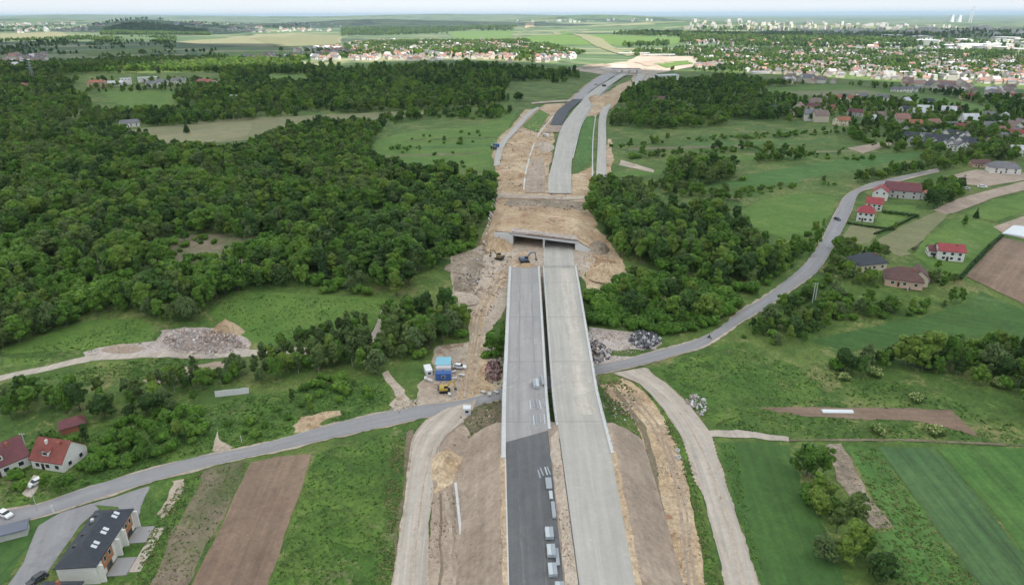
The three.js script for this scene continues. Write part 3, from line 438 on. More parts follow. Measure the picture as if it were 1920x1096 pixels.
// ---------------------------------------------------------------- wildlife bridge over both carriageways
function hullGeo(pts) { const g = new ConvexGeometry(pts), p = g.attributes.position, n = g.attributes.normal, uv = new Float32Array(p.count * 2);
  for (let i = 0; i < p.count; i++) { const ax = Math.abs(n.getX(i)), ay = Math.abs(n.getY(i)), az = Math.abs(n.getZ(i)); const [u, v] = ay >= ax && ay >= az ? [p.getX(i), p.getZ(i)] : ax > az ? [p.getZ(i), p.getY(i)] : [p.getX(i), p.getY(i)]; uv[i * 2] = u / TILE; uv[i * 2 + 1] = v / TILE; }
  g.setAttribute('uv', new THREE.BufferAttribute(uv, 2)); return g; }
{
  const g = thing('wildlife_bridge', 'wide concrete wildlife bridge covered with bare sand over both carriageways', 'bridge');
  const A = [0.6, 341.6], C = [32.4, 333.2], w = [0.085, 0.996], D = 42, gy = 7.7;
  const at = (s, t) => [lerp(A[0], C[0], s) + w[0] * t, lerp(A[1], C[1], s) + w[1] * t], top = (s) => lerp(15, 13.2, s);
  const box = (s0, s1, t0, t1, y0, y1) => { const o = []; for (const s of [s0, s1]) for (const t of [t0, t1]) { const [x, d] = at(s, t); o.push(V(x, d, y0(s)), V(x, d, y1(s))); } return hullGeo(o); };
  const roofB = (s) => top(s) - 1.5;
  part('abutment_wall', box(-0.035, 0, 0.2, D, () => gy, roofB), M.concrete, g);
  part('abutment_wall', box(1, 1.035, 0.2, D, () => gy, roofB), M.concrete, g);
  part('middle_pier', box(0.485, 0.515, 0.4, D, () => gy, roofB), M.concrete, g);
  part('roof_slab', box(-0.035, 1.035, 0.25, D, roofB, (s) => top(s) - 0.35), M.concrete, g);
  part('fascia', box(-0.05, 1.05, -0.35, 0.24, (s) => top(s) - 1.45, (s) => top(s) - 0.02), std(0.52, 0.52, 0.51, 0.85), g);
  part('coping', box(-0.29, 1.05, -0.5, 0.3, (s) => top(Math.max(0, s)) - 0.015, (s) => top(Math.max(0, s)) + 0.3), std(0.16, 0.11, 0.10, 0.8), g);
  const [ax, ad] = at(0, 0), [cx, cd] = at(1, 0), wall = std(0.62, 0.62, 0.61, 0.85);
  part('wing_wall', hullGeo([[0.2, 15, 0], [-9.6, 15, 0.2], [-9.6, 7.2, 0.2], [0.2, 7.2, 0]].flatMap(([dx, y, dd]) => [V(ax + dx - 0.2, ad + dd, y - 0.02), V(ax + dx - 0.2, ad + dd + 0.8, y - 0.02)])), wall, g);
  part('wing_wall', hullGeo([[0.3, 13.1, 0], [9.2, 8.4, -3.6], [9.2, 7.4, -3.6], [0.3, 7.2, 0]].flatMap(([dx, y, dd]) => [V(cx + dx, cd + dd, y), V(cx + dx, cd + dd + 0.8, y)])), wall, g);
  const nu = 60, nt = 50, pos = [], idx = [], uv = [];
  for (let j = 0; j <= nt; j++) for (let i = 0; i <= nu; i++) {
    const s = -0.66 + i / nu * 2.16, inner = s > -0.29 && s < 1.32, t = Math.max(inner ? 0.3 : -99, -9 + j / nt * (D + 17)), [x, d] = at(s, t), front = inner ? 0 : Math.max(0, 0.5 - t), o = s < -0.27 ? (-0.27 - s) * 32 : s > 1.03 ? (s - 1.03) * 32 : 0;
    const back = Math.max(0, t - D + 1) , e = Math.max(0, 1 - Math.hypot(o / (s > 1 ? 1.8 : 1.35), front / 1.2, back / 1.1 * (s < -0.03 || s > 1.03 ? 1 : 0)) / (top(Math.min(1, Math.max(0, s))) - 7.7));
    const h = 7.5 + (top(Math.min(1, Math.max(0, s))) + 0.15 - 7.5) * e + (e > 0.02 ? 0.35 : 0.1) * (fbm(x / 3, d / 3, 14, 3) - 0.4) * Math.min(1, t / 3);
    if (back > 0 && s > -0.03 && s < 1.03) { const [bx, bd] = at(s, D); pos.push(bx, top(s) - 0.2 - 0.0 * back, -bd); } else pos.push(x, h, -d); uv.push(x / TILE, -d / TILE);
  }
  for (let j = 0; j < nt; j++) for (let i = 0; i < nu; i++) { const a = j * (nu + 1) + i, c = a + nu + 1; idx.push(a, a + 1, c, a + 1, c + 1, c); }
  const q = new THREE.BufferGeometry(); q.setAttribute('position', new THREE.Float32BufferAttribute(pos, 3)); q.setAttribute('uv', new THREE.Float32BufferAttribute(uv, 2)); q.setIndex(idx); q.computeVertexNormals();
  part('soil_cover', q, M.sand, g);
  part('gravel_band', box(-0.02, 1.02, 0.35, 6.5, (s) => top(s) - 0.3, (s) => top(s) + 0.62), M.rubble, g);
  clear([...[[-0.62, 0], [1.45, 0], [1.45, 50], [-0.62, 50]].map(([s, t]) => { const [x, d] = at(s, t); return V(x, d); })]);
}
// concrete barriers along the road beyond the bridge
struct('concrete_barrier', beamGeo(spline(rcR.slice(2, 9).map(([x, y]) => P(x + 1, y)), 40), 0.7, 0.9), M.concrete);
struct('drain_channel', beamGeo(spline([[1037, 218], [1008, 256], [986, 323], [982, 356]].map(([x, y]) => P(x, y)), 30), 1.1, 0.5), M.concrete);
struct('drain_channel', beamGeo(spline([[1117, 216], [1112, 260], [1111, 330]].map(([x, y]) => P(x, y)), 20), 0.8, 0.4), M.concrete);
// ---------------------------------------------------------------- earth heaps and rubble
function mound(name, label, px, rx, rz, h, mat, seed, spiky = 0.5, group) {
  const c = Array.isArray(px) ? P(...px) : px, g = new THREE.BufferGeometry(), pos = [], idx = [], uv = [], R = 14, S = 34;
  for (let j = 0; j <= R; j++) for (let i = 0; i < S; i++) { const a = i / S * Math.PI * 2, r = j / R, k = 0.8 + 0.4 * fbm(Math.cos(a) * 1.7 + seed, Math.sin(a) * 1.7, seed, 2), x = Math.cos(a) * rx * r * k, z = Math.sin(a) * rz * r * k;
    const y = h * Math.pow(Math.max(0, 1 - r * r), 1.1) * (1 - spiky / 2 + spiky * fbm(x / (0.25 * rx) + seed, z / (0.25 * rz), seed, 3) * 1.2) - 0.3 * r; pos.push(x, y, z); uv.push((c.x + x) / TILE, (c.z + z) / TILE); }
  for (let j = 0; j < R; j++) for (let i = 0; i < S; i++) { const a = j * S + i, b = j * S + (i + 1) % S; idx.push(a, b, a + S, b, b + S, a + S); }
  g.setAttribute('position', new THREE.Float32BufferAttribute(pos, 3)); g.setAttribute('uv', new THREE.Float32BufferAttribute(uv, 2)); g.setIndex(idx); g.computeVertexNormals();
  const m = new THREE.Mesh(g, mat); m.name = numbered(name); m.position.copy(c); m.position.y += GRADE(2, -c.z); m.userData = { label, category: name.replace(/_/g, ' ') }; if (group) m.userData.group = group; scene.add(shade(m)); return m;
}
mound('sand_heap', 'yellow sand heap behind the rubble yard', [424, 622], 7, 5, 4.2, M.sand, 3);
mound('earth_heap', 'large sandy earth heap right against the forest beside the bridge', [1140, 515], 11, 10, 4.5, M.sand, 5, 0.8);
mound('earth_heap', 'brown earth heap behind the sloping wing wall', [1122, 468], 6, 9, 4, M.rough, 8, 0.7);
mound('earth_heap', 'orange earth heap at the end of the grey viaduct', [985, 500], 5.5, 3, 1.6, M.sand, 9, 0.8);
mound('earth_heap', 'orange earth heap below the tall wing wall', new THREE.Vector3(-6.5, 8, -336.5), 8.5, 6.5, 4.6, M.sand, 12, 0.9);
mound('earth_heap', 'low rough spoil heap beside the haul road', [872, 500], 10, 9, 2.2, M.rough, 13, 1.0);
mound('earth_heap', 'pale spoil heap at the bend of the haul road', [865, 560], 8, 9, 1.6, M.dirt, 14, 0.9);
mound('earth_heap', 'orange sand heap beside the gravel track', [833, 872], 4.5, 8, 1.8, M.sand, 15, 0.9);
mound('earth_heap', 'small sand heap beside the ploughed field road', [575, 798], 5, 3, 1.0, M.sand, 16, 0.8);
mound('earth_heap', 'sandy spoil heap in the far cutting', [985, 262], 14, 26, 4, M.sand, 17, 0.9);
mound('earth_heap', 'pale spoil heap between the far carriageways', [1020, 275], 9, 26, 2.5, M.dirt, 18, 0.9);
mound('earth_heap', 'spoil heap at the foot of the far cutting', [960, 330], 12, 14, 3, M.sand, 19, 0.9);
mound('earth_heap', 'spoil heap beside the far curve of the road', [1120, 190], 14, 60, 5, M.sand, 20, 0.9);
mound('earth_heap', 'reddish earth heap in the rubble yard', [230, 655], 9, 3.5, 1.6, M.soil, 21, 0.9);
const rocks = [0, 1, 2].map((k) => { const r = rng(400 + k), p = []; for (let i = 0; i < 12; i++) { const a = r() * 6.28, z = r() * 2 - 1, q = Math.sqrt(1 - z * z); p.push(new THREE.Vector3(q * Math.cos(a) * (0.5 + r() * 0.2), z * 0.36, q * Math.sin(a) * 0.45)); } return hullGeo(p); });
function rubble(name, label, poly, count, size, tones, seed, heap) { // a heap whose broken pieces nobody could count
  const pts = poly.map(([x, y]) => P(x, y)), c = pts.reduce((a, b) => a.add(b), new THREE.Vector3()).divideScalar(pts.length), r = rng(seed), g = thing(name, label, 'rubble heap'); g.position.copy(c);
  const pp = pts.map((p) => [p.x, -p.z]), xs = pp.map((q) => q[0]), ys = pp.map((q) => q[1]), im = new THREE.InstancedMesh(rocks[seed % 3], std(1, 1, 1, 0.95), count), m4 = new THREE.Matrix4(), e = new THREE.Euler();
  for (let i = 0; i < count; i++) { let x, d, k = 0; do { x = lerp(Math.min(...xs), Math.max(...xs), r()); d = lerp(Math.min(...ys), Math.max(...ys), r()); } while (!inPoly(x, d, pp) && k++ < 40);
    const s = size * (0.5 + r() * r() * 1.9), u = (x - c.x) / (Math.max(...xs) - Math.min(...xs)), v = (d + c.z) / (Math.max(...ys) - Math.min(...ys));
    const y = terrain(x, -d) - c.y + Math.max(0, heap * (1 - 3.6 * (u * u + v * v))) * (0.4 + r() * 0.6) + s * 0.15;
    m4.makeRotationFromEuler(e.set(r() * 6, r() * 6, r() * 6)).scale(new THREE.Vector3(s, s, s)).setPosition(x - c.x, y, -d - c.z); im.setMatrixAt(i, m4); im.setColorAt(i, tones[Math.floor(r() * tones.length)].clone().multiplyScalar(0.8 + r() * 0.4)); }
  im.name = 'broken_pieces'; im.userData = { kind: 'stuff' }; im.castShadow = im.receiveShadow = true; g.add(im); return g;
}
const TR = [col(0.5, 0.45, 0.43), col(0.6, 0.57, 0.55), col(0.36, 0.27, 0.23), col(0.45, 0.36, 0.31)], TD = [col(0.12, 0.12, 0.13), col(0.2, 0.2, 0.21), col(0.45, 0.45, 0.46), col(0.07, 0.07, 0.08)];
rubble('rubble_heap', 'broad heap of pinkish brick and concrete rubble by the field track', [[300, 640], [330, 618], [400, 618], [445, 632], [460, 655], [400, 668], [330, 662]], 900, 0.8, TR, 1, 2.6);
rubble('rubble_heap', 'heap of dark broken slabs beside the bend of the cross road', [[1178, 640], [1190, 620], [1230, 626], [1238, 640], [1222, 656], [1195, 652]], 420, 0.95, TD, 2, 2.0);
rubble('rubble_heap', 'mixed pale and dark rubble against the pale viaduct', [[1104, 676], [1106, 640], [1125, 640], [1145, 662], [1142, 675], [1118, 682]], 300, 0.9, [...TD, ...TR], 3, 1.4);
rubble('rubble_heap', 'dark red scrap heap beneath the grey viaduct', [[908, 712], [912, 685], [928, 676], [940, 690], [940, 712], [922, 720]], 260, 0.8, [col(0.16, 0.07, 0.07), col(0.1, 0.09, 0.09), col(0.3, 0.18, 0.17), col(0.45, 0.3, 0.29)], 4, 2.2);
rubble('rubble_heap', 'white debris and stones on the verge of the haul road', [[1285, 752], [1300, 740], [1322, 746], [1328, 768], [1320, 782], [1300, 772]], 130, 0.8, [col(0.62, 0.63, 0.64), col(0.3, 0.25, 0.2)], 5, 0.9);
rubble('rubble_heap', 'grey stones strewn over the spoil ground near the forest', [[860, 530], [870, 490], [900, 485], [905, 520], [885, 545]], 260, 0.7, [...TR, ...TD], 6, 0.4);
rubble('rubble_heap', 'concrete pieces lying along the junction of road and track', [[720, 778], [740, 760], [762, 752], [790, 745], [782, 762], [750, 775]], 160, 0.55, [col(0.5, 0.44, 0.36), col(0.4, 0.33, 0.25)], 7, 0.3);
rubble('rubble_heap', 'broken stone around the end of the embankment', [[1130, 760], [1150, 740], [1195, 770], [1200, 800], [1150, 790]], 120, 0.5, [...TR, col(0.2, 0.14, 0.09)], 8, 0.1);
// ---------------------------------------------------------------- houses
const white = std(0.74, 0.73, 0.70, 0.85), cream = std(0.68, 0.62, 0.48, 0.85), greyWall = std(0.5, 0.5, 0.49, 0.85), pinkWall = std(0.62, 0.44, 0.33, 0.85);
const roofMats = { red: std(0.235, 0.062, 0.048, 0.7), brightred: std(0.30, 0.045, 0.052, 0.6), orange: std(0.34, 0.13, 0.075, 0.75), dark: std(0.035, 0.042, 0.055, 0.6), brown: std(0.12, 0.062, 0.055, 0.75), maroon: std(0.15, 0.048, 0.055, 0.7), grey: std(0.17, 0.17, 0.18, 0.7), pale: std(0.55, 0.56, 0.58, 0.6), dustyred: std(0.29, 0.155, 0.125, 0.8), dustybrown: std(0.22, 0.165, 0.145, 0.8), rose: std(0.36, 0.22, 0.18, 0.8) };
const mottle = ground2([0.74, 0.74, 0.74], [1, 1, 1], 3.4, 0.32, [0.58, 0.6, 0.56], 0.62), mottleW = ground2([0.88, 0.87, 0.85], [1, 1, 1], 3, 0.1, [0.8, 0.78, 0.74], 0.64);
for (const m of Object.values(roofMats)) { m.map = mottle; m.color.multiplyScalar(1.12); } for (const m of [white, cream, greyWall, pinkWall]) m.map = mottleW;
const glass = new THREE.MeshPhysicalMaterial({ color: col(0.03, 0.04, 0.05), roughness: 0.08, metalness: 0 }), frameMat = std(0.7, 0.7, 0.7, 0.6), wood = std(0.36, 0.16, 0.06, 0.7), darkTrim = std(0.06, 0.06, 0.065, 0.6), brick = std(0.36, 0.13, 0.08, 0.85);
function roofGeo(L, D, h, o, hip, flatSide = 0) { // ridge along x; its foot at y 0
  const l = L / 2 + o, d = D / 2 + o, drop = -o * h / (D / 2), t = 0.24;
  const v = (x, y, z) => new THREE.Vector3(x, y, z);
  if (hip) { const q = Math.max(0.05, l - hip); return hullGeo([v(-l, drop, -d), v(l, drop, -d), v(l, drop, d), v(-l, drop, d), v(-l, drop + t, -d), v(l, drop + t, -d), v(l, drop + t, d), v(-l, drop + t, d), v(-q, h + t, 0), v(flatSide ? l : q, h + t, 0)]); }
  const side = (s) => hullGeo([v(-l, drop, s * d), v(l, drop, s * d), v(-l, drop + t, s * d), v(l, drop + t, s * d), v(-l, h, 0), v(l, h, 0), v(-l, h + t, 0), v(l, h + t, 0)]);
  return mergeGeometries([side(1), side(-1)]);
}
function wallGeo(L, D, h, gable) { const a = -L / 2, pts = []; for (const x of [a, -a]) { pts.push([x, -0.5, -D / 2], [x, -0.5, D / 2], [x, h, -D / 2], [x, h, D / 2]); if (gable) pts.push([x, h + gable, 0]); } return hullGeo(pts.map((q) => new THREE.Vector3(...q))); }
const unit = new THREE.BoxGeometry(1, 1, 1);
function windowOn(g, face, u, y, w, h, L, D, name = 'window') { // face: +z, -z, +x, -x of the house
  const [ax, s] = [face[1], face[0] === '+' ? 1 : -1], f = part(name === 'door' ? 'door' : 'window', unit, name === 'door' ? wood : frameMat, g), p = new THREE.Mesh(unit, glass); p.name = name === 'door' ? 'door_pane' : 'pane'; p.castShadow = p.receiveShadow = true; f.add(p);
  if (ax === 'z') { f.scale.set(w, h, 0.14); f.position.set(u, y, s * (D / 2 + 0.03)); p.scale.set(0.84, 0.86, 1); p.position.set(0, 0, s * 0.12); } else { f.scale.set(0.14, h, w); f.position.set(s * (L / 2 + 0.03), y, u); p.scale.set(1, 0.86, 0.84); p.position.set(s * 0.12, 0, 0); }
}
function house(label, px, turn, o) {
  const { L = 11, D = 9, h = 4.5, rh = 3, hip = 0, roof = roofMats.red, wall = white, wins = true, chim = 1, over = 0.5, group, name = 'house', cat = 'house', py = null } = o;
  const g = thing(name, label, cat, group), c = Array.isArray(px) ? P(...px) : px; g.position.copy(c); g.rotation.y = turn * Math.PI / 180;
  part('wall', wallGeo(L, D, h, hip ? 0 : rh - 0.05), wall, g);
  const r = part('roof', roofGeo(L, D, rh, over, hip), roof, g, [0, h, 0]);
  if (chim) for (let k = 0; k < chim; k++) part('chimney', unit, k % 2 ? white : brick, r, [L * (0.22 - 0.4 * k), rh * 0.85, D * 0.12]).scale.set(0.7, 1.7, 0.6);
  if (wins) {
    const rows = h > 4.2 ? [1.5, h - 1.3] : [h * 0.5];
    for (const y of rows) for (const f of ['+z', '-z']) for (const u of [-0.3, 0.02, 0.32]) windowOn(g, f, u * L, y, 1.5, 1.4, L, D);
    for (const f of ['+x', '-x']) for (const u of [-0.22, 0.22]) windowOn(g, f, u * D, h > 4.2 ? h - 0.6 : h * 0.5, 1.3, 1.4, L, D);
    windowOn(g, '+z', -0.14 * L, 1.1, 1.0, 2.2, L, D, 'door');
  }
  if (o.dormer) { const dm = box(r, 'dormer', wall, [2.0, 1.5, 2.0], [-L * 0.05, rh * 0.42, D * 0.3]); const p = new THREE.Mesh(unit, glass); p.name = 'dormer_window'; p.scale.set(0.7, 0.55, 1.04); dm.add(p); const dr = part('dormer_roof', roofGeo(2.4, 2.2, 0.8, 0.15, 0), roof, r, [-L * 0.05, rh * 0.42 + 0.75, D * 0.3]); dr.rotation.y = Math.PI / 2; }
  const k = Math.max(L, D) / 2 + 1; clear([V(c.x - k, -c.z - k), V(c.x + k, -c.z - k), V(c.x + k, -c.z + k), V(c.x - k, -c.z + k)]);
  return g;
}
function box(parent, name, mat, s, pos, rot) { const m = part(name, unit, mat, parent, pos); m.scale.set(...s); if (rot) m.rotation.set(...rot); return m; }
{ // terraced house with the long dark hipped roof
  const g = thing('terraced_house', 'long white terraced house with dark hipped roof, skylights and timber panels', 'house'); g.position.set(-99.2, 0, -129.2); g.rotation.y = Math.PI / 2 + 0.075;
  const L = 19, D = 8.6, h = 5.3; // +x points to the camera end turned; long side +z faces the garden
  part('wall', wallGeo(L, D, h, 0), white, g); const r = part('roof', roofGeo(L, D, 2.5, 0.35, 4.6), roofMats.dark, g, [0, h, 0]);
  const sk = std(0.62, 0.66, 0.7, 0.25), ang = Math.atan2(2.5, D / 2);
  for (const x of [-6.6, -1.0, 3.6]) for (const dx of [0, 1.25]) { const w = box(r, 'skylight', frameMat, [0.78, 0.12, 1.3], [-x - dx, 1.45, 2.2], [ang, 0, 0]); const p = new THREE.Mesh(unit, sk); p.name = 'pane'; p.scale.set(0.8, 1.3, 0.84); w.add(p); }
  for (const x of [-4.5, -0.6, 3.2, 6.0]) box(r, 'roof_vent', darkTrim, [0.9, 0.7, 0.9], [x, 1.5, -2.1]);
  box(r, 'chimney', white, [0.6, 1.1, 0.6], [3.6, 1.9, -2.0]);
  for (const [x, w] of [[-6.1, 4.2], [4.6, 4.8]]) { box(g, 'timber_panel', wood, [w, 3.2, 0.14], [-x, 3.4, D / 2 + 0.06]); for (const k of [-0.25, 0.22]) windowOn(g, '+z', -x + k * w, 3.9, 1.1, 1.5, L, D + 0.12); }
  for (const x of [-9.2, -2.6, 0.6, 8.9]) box(g, 'party_wall', white, [0.45, 4.9, 1.2], [-x, 2.45, D / 2 + 0.6]);
  for (const x of [-6.1, 4.6]) { const t = box(g, 'terrace', std(0.3, 0.29, 0.29, 0.9), [5.8, 0.25, 4.4], [-x, 0.12, D / 2 + 2.6]); windowOn(g, '+z', -x, 1.2, 2.6, 2.1, L, D, 'door'); }
  for (const u of [-6, -1.5, 2.5, 6.5]) { windowOn(g, '-z', u, 3.9, 1.2, 1.4, L, D); windowOn(g, '-z', u + 0.8, 1.1, 1.0, 2.1, L, D, 'door'); }
  const pave = P(222, 1040); box(g, 'side_paving', M.gravel, [15, 0.1, 2.6], [1, 0.06, D / 2 + 6.2]);
}
house('dark roofed house cut by the near edge of the driveway', new THREE.Vector3(-99.5, 0, -112.2), 90, { L: 8, D: 8, h: 4.2, rh: 2.2, hip: 3.8, roof: roofMats.dark });
house('white gabled house with red tiled roof and grey driveway', new THREE.Vector3(-131.5, 0, -166.6), -12, { L: 10.5, D: 9, h: 3.2, rh: 4.4, roof: roofMats.red, chim: 2, over: 0.35, dormer: 1 });
house('white house with dark red roof and dormers beside the orchard', new THREE.Vector3(-146.5, 0, -163), 52, { L: 12, D: 9.5, h: 3.6, rh: 4.2, roof: roofMats.maroon, chim: 2, dormer: 1 });
house('small shed with red hipped roof at the end of the garden path', P(137, 803), 35, { L: 6.5, D: 5, h: 2.3, rh: 1.5, hip: 2.2, roof: roofMats.maroon, wall: brick, wins: false, chim: 0, name: 'garden_shed', cat: 'shed' });
house('low blue grey shed beside the road and the dark lawn', P(24, 1003), 25, { L: 6.6, D: 3.4, h: 2.2, rh: 0.5, roof: std(0.13, 0.145, 0.19, 0.5), wall: greyWall, wins: false, chim: 0, name: 'garden_shed', cat: 'shed' });
// villas on the right-hand slope
house('white house with bright red roof above the cross road bend', P(1622, 412), -28, { L: 9, D: 9, h: 5.6, rh: 3, hip: 3.2, roof: roofMats.brightred });
house('white house with red roof joined behind the corner house', P(1638, 392), -28, { L: 9, D: 8, h: 4.6, rh: 2.8, roof: roofMats.brightred });
house('gabled white house with two dark windows under the red roof', P(1650, 372), 60, { L: 10, D: 9, h: 5.2, rh: 3.4, roof: roofMats.brightred });
house('large farm building with deep red roof and grey walls', P(1690, 368), -22, { L: 20, D: 12, h: 5.2, rh: 4.2, roof: roofMats.maroon, wall: greyWall });
house('house with bright red roof alone on the green plot', P(1778, 484), -18, { L: 11, D: 9, h: 5.0, rh: 2.4, roof: roofMats.brightred });
house('low wing with purple roof beside the bright red roofed house', P(1752, 478), -18, { L: 6.5, D: 7, h: 3.2, rh: 1.8, roof: roofMats.maroon, chim: 0 });
house('villa with dark slate roof among garden trees', P(1622, 500), 14, { L: 15, D: 11, h: 3.4, rh: 3.6, hip: 4.6, roof: roofMats.dark, wall: cream });
house('villa with brown tiled hipped roof and pink walls', P(1692, 530), -24, { L: 15, D: 12, h: 3.4, rh: 4.2, hip: 5.2, roof: roofMats.brown, wall: pinkWall });
house('brown roofed gabled wing of the pink villa', P(1720, 528), 66, { L: 10, D: 7.5, h: 3.6, rh: 3.2, roof: roofMats.brown, wall: cream, chim: 0 });
house('small house with orange roof in the dense garden', P(1735, 372), 30, { L: 7, D: 6, h: 3, rh: 2.6, roof: roofMats.orange, chim: 0 });
house('white villa with grey roof beside the upper ploughed field', P(1880, 323), -18, { L: 20, D: 12, h: 4.6, rh: 3.6, hip: 4.4, roof: roofMats.grey });
house('small brown roofed annex beside the white villa', P(1836, 312), -10, { L: 13, D: 8, h: 3.2, rh: 2.2, roof: roofMats.brown, wall: pinkWall, chim: 0 });
house('white house with pale roof above the villa', P(1912, 290), -10, { L: 16, D: 12, h: 5, rh: 3, roof: roofMats.pale });
// houses of the suburb and the left ridge, each where it stands in the photograph
const hr = rng(77);
const simple = (label, x, y, o) => house(label, P(x, y), (hr() - 0.5) * 80, { chim: 0, ...o, h: o.h ?? 4.4 + hr() * 1.4, rh: o.rh ?? 2.6 + hr(), L: (o.L ?? 11 + hr() * 3) , D: o.D ?? 9 + hr() * 2 });
simple('salmon house with red roof at the end of the ridge street', 184, 162, { roof: roofMats.orange, wall: pinkWall, L: 24, D: 16, h: 7 });
simple('grey house with pale roof next to the salmon house', 218, 161, { roof: roofMats.pale, L: 22, D: 13 });
simple('tall white cubic house on the ridge street', 237, 158, { roof: roofMats.pale, L: 15, D: 13, h: 9, rh: 0.6 });
simple('long white flat house on the ridge street', 277, 153, { roof: roofMats.pale, L: 28, D: 14, h: 7, rh: 0.6 });
simple('white gabled house in front of the long white house', 286, 164, { roof: roofMats.grey, L: 18, D: 13, h: 7 });
simple('white house with grey roof beside the gabled house', 304, 159, { roof: roofMats.grey, L: 18, D: 13 });
simple('white house with dark roof near the red roofed farm', 336, 156, { roof: roofMats.grey, L: 22, D: 13 });
simple('long farmhouse with bright red roof on the ridge street', 388, 159, { roof: roofMats.brightred, wall: cream, L: 36, D: 18, h: 6 });
simple('red roofed house hidden in the ridge woods', 50, 166, { roof: roofMats.red, wall: pinkWall, L: 24, D: 14 });
simple('white house beside the straw field', 243, 237, { roof: roofMats.grey, L: 18, D: 12 });
simple('white gabled house alone in the ridge woods', 436, 188, { roof: roofMats.pale, L: 16, D: 12 });
simple('white house with brown roof beside the far green belt', 1236, 192, { roof: roofMats.brown, L: 18, D: 14, h: 6 });
simple('long white hall with blue base by the far interchange', 1246, 150, { roof: roofMats.pale, L: 46, D: 24, h: 9, rh: 1 });
for (const [x, y, roof, wall, words] of [[1570, 189, 'orange', white, 'orange roof at the meadow edge'], [1583, 186, 'grey', white, 'grey roof behind the meadow edge'], [1600, 190, 'orange', cream, 'orange roof and cream walls by the long meadow'], [1615, 185, 'grey', white, 'grey roof on the meadow rise'], [1655, 188, 'grey', white, 'broad grey roof below the long meadow'], [1525, 207, 'maroon', cream, 'dull red roof among the dark trees'], [1555, 210, 'red', cream, 'faded red roof beside the dull red one'], [1602, 217, 'maroon', greyWall, 'dull red roof under tall trees'], [1578, 234, 'orange', cream, 'orange roof at the field edge'], [1450, 208, 'dark', white, 'dark roof in the green belt'], [1467, 204, 'grey', white, 'white gable in the green belt'], [1440, 215, 'dark', greyWall, 'dark roof behind hedges'], [1700, 212, 'dark', white, 'dark roof above the terraces'], [1738, 196, 'dark', white, 'dark roof with white gable above the terraces'], [1786, 212, 'maroon', white, 'broad dark red roof above the terraces'], [1712, 238, 'orange', cream, 'orange roof beside the terraces'], [1808, 246, 'brightred', white, 'bright red roof behind the terraces'], [1858, 242, 'grey', white, 'grey roof right of the terraces'], [1898, 258, 'red', cream, 'red roof on the slope below the terraces'], [1812, 186, 'red', pinkWall, 'long red roof on the far rise'], [1780, 172, 'brown', white, 'brown roof on the far rise'], [1760, 170, 'brown', white, 'small brown roof on the far rise'], [1905, 186, 'red', cream, 'red roof at the far suburb edge'], [1680, 172, 'grey', white, 'white gable by the far rise'], [1700, 173, 'grey', white, 'second white gable by the far rise'], [1716, 172, 'grey', white, 'third white gable by the far rise']])
  simple(`suburban house with ${words}`, x, y, { roof: roofMats[roof], wall, L: 15, D: 11 });
// terraced estate with dark roofs
for (let k = 0; k < 36; k++) { const row = Math.floor(k / 12), x = 1696 + (k % 12) * 10.4 + row * 5 + hr() * 3, y = 252 + row * 10 + (k % 12) * 0.9 + hr() * 3; house('white gabled house with dark roof in the terraced estate', P(x, y), 62 + (hr() - 0.5) * 22 + (hr() < 0.25 ? 90 : 0), { L: 9.5, D: 7.5, h: 4.8, rh: 3.6, over: 0.2, roof: hr() < 0.75 ? roofMats.dark : roofMats.grey, chim: 0, group: 'terraced estate' }); }
clear([[180, 66], [400, 66], [395, 56], [330, 48], [270, 41], [225, 44], [185, 55]].map(([x, y]) => P(x, y)));
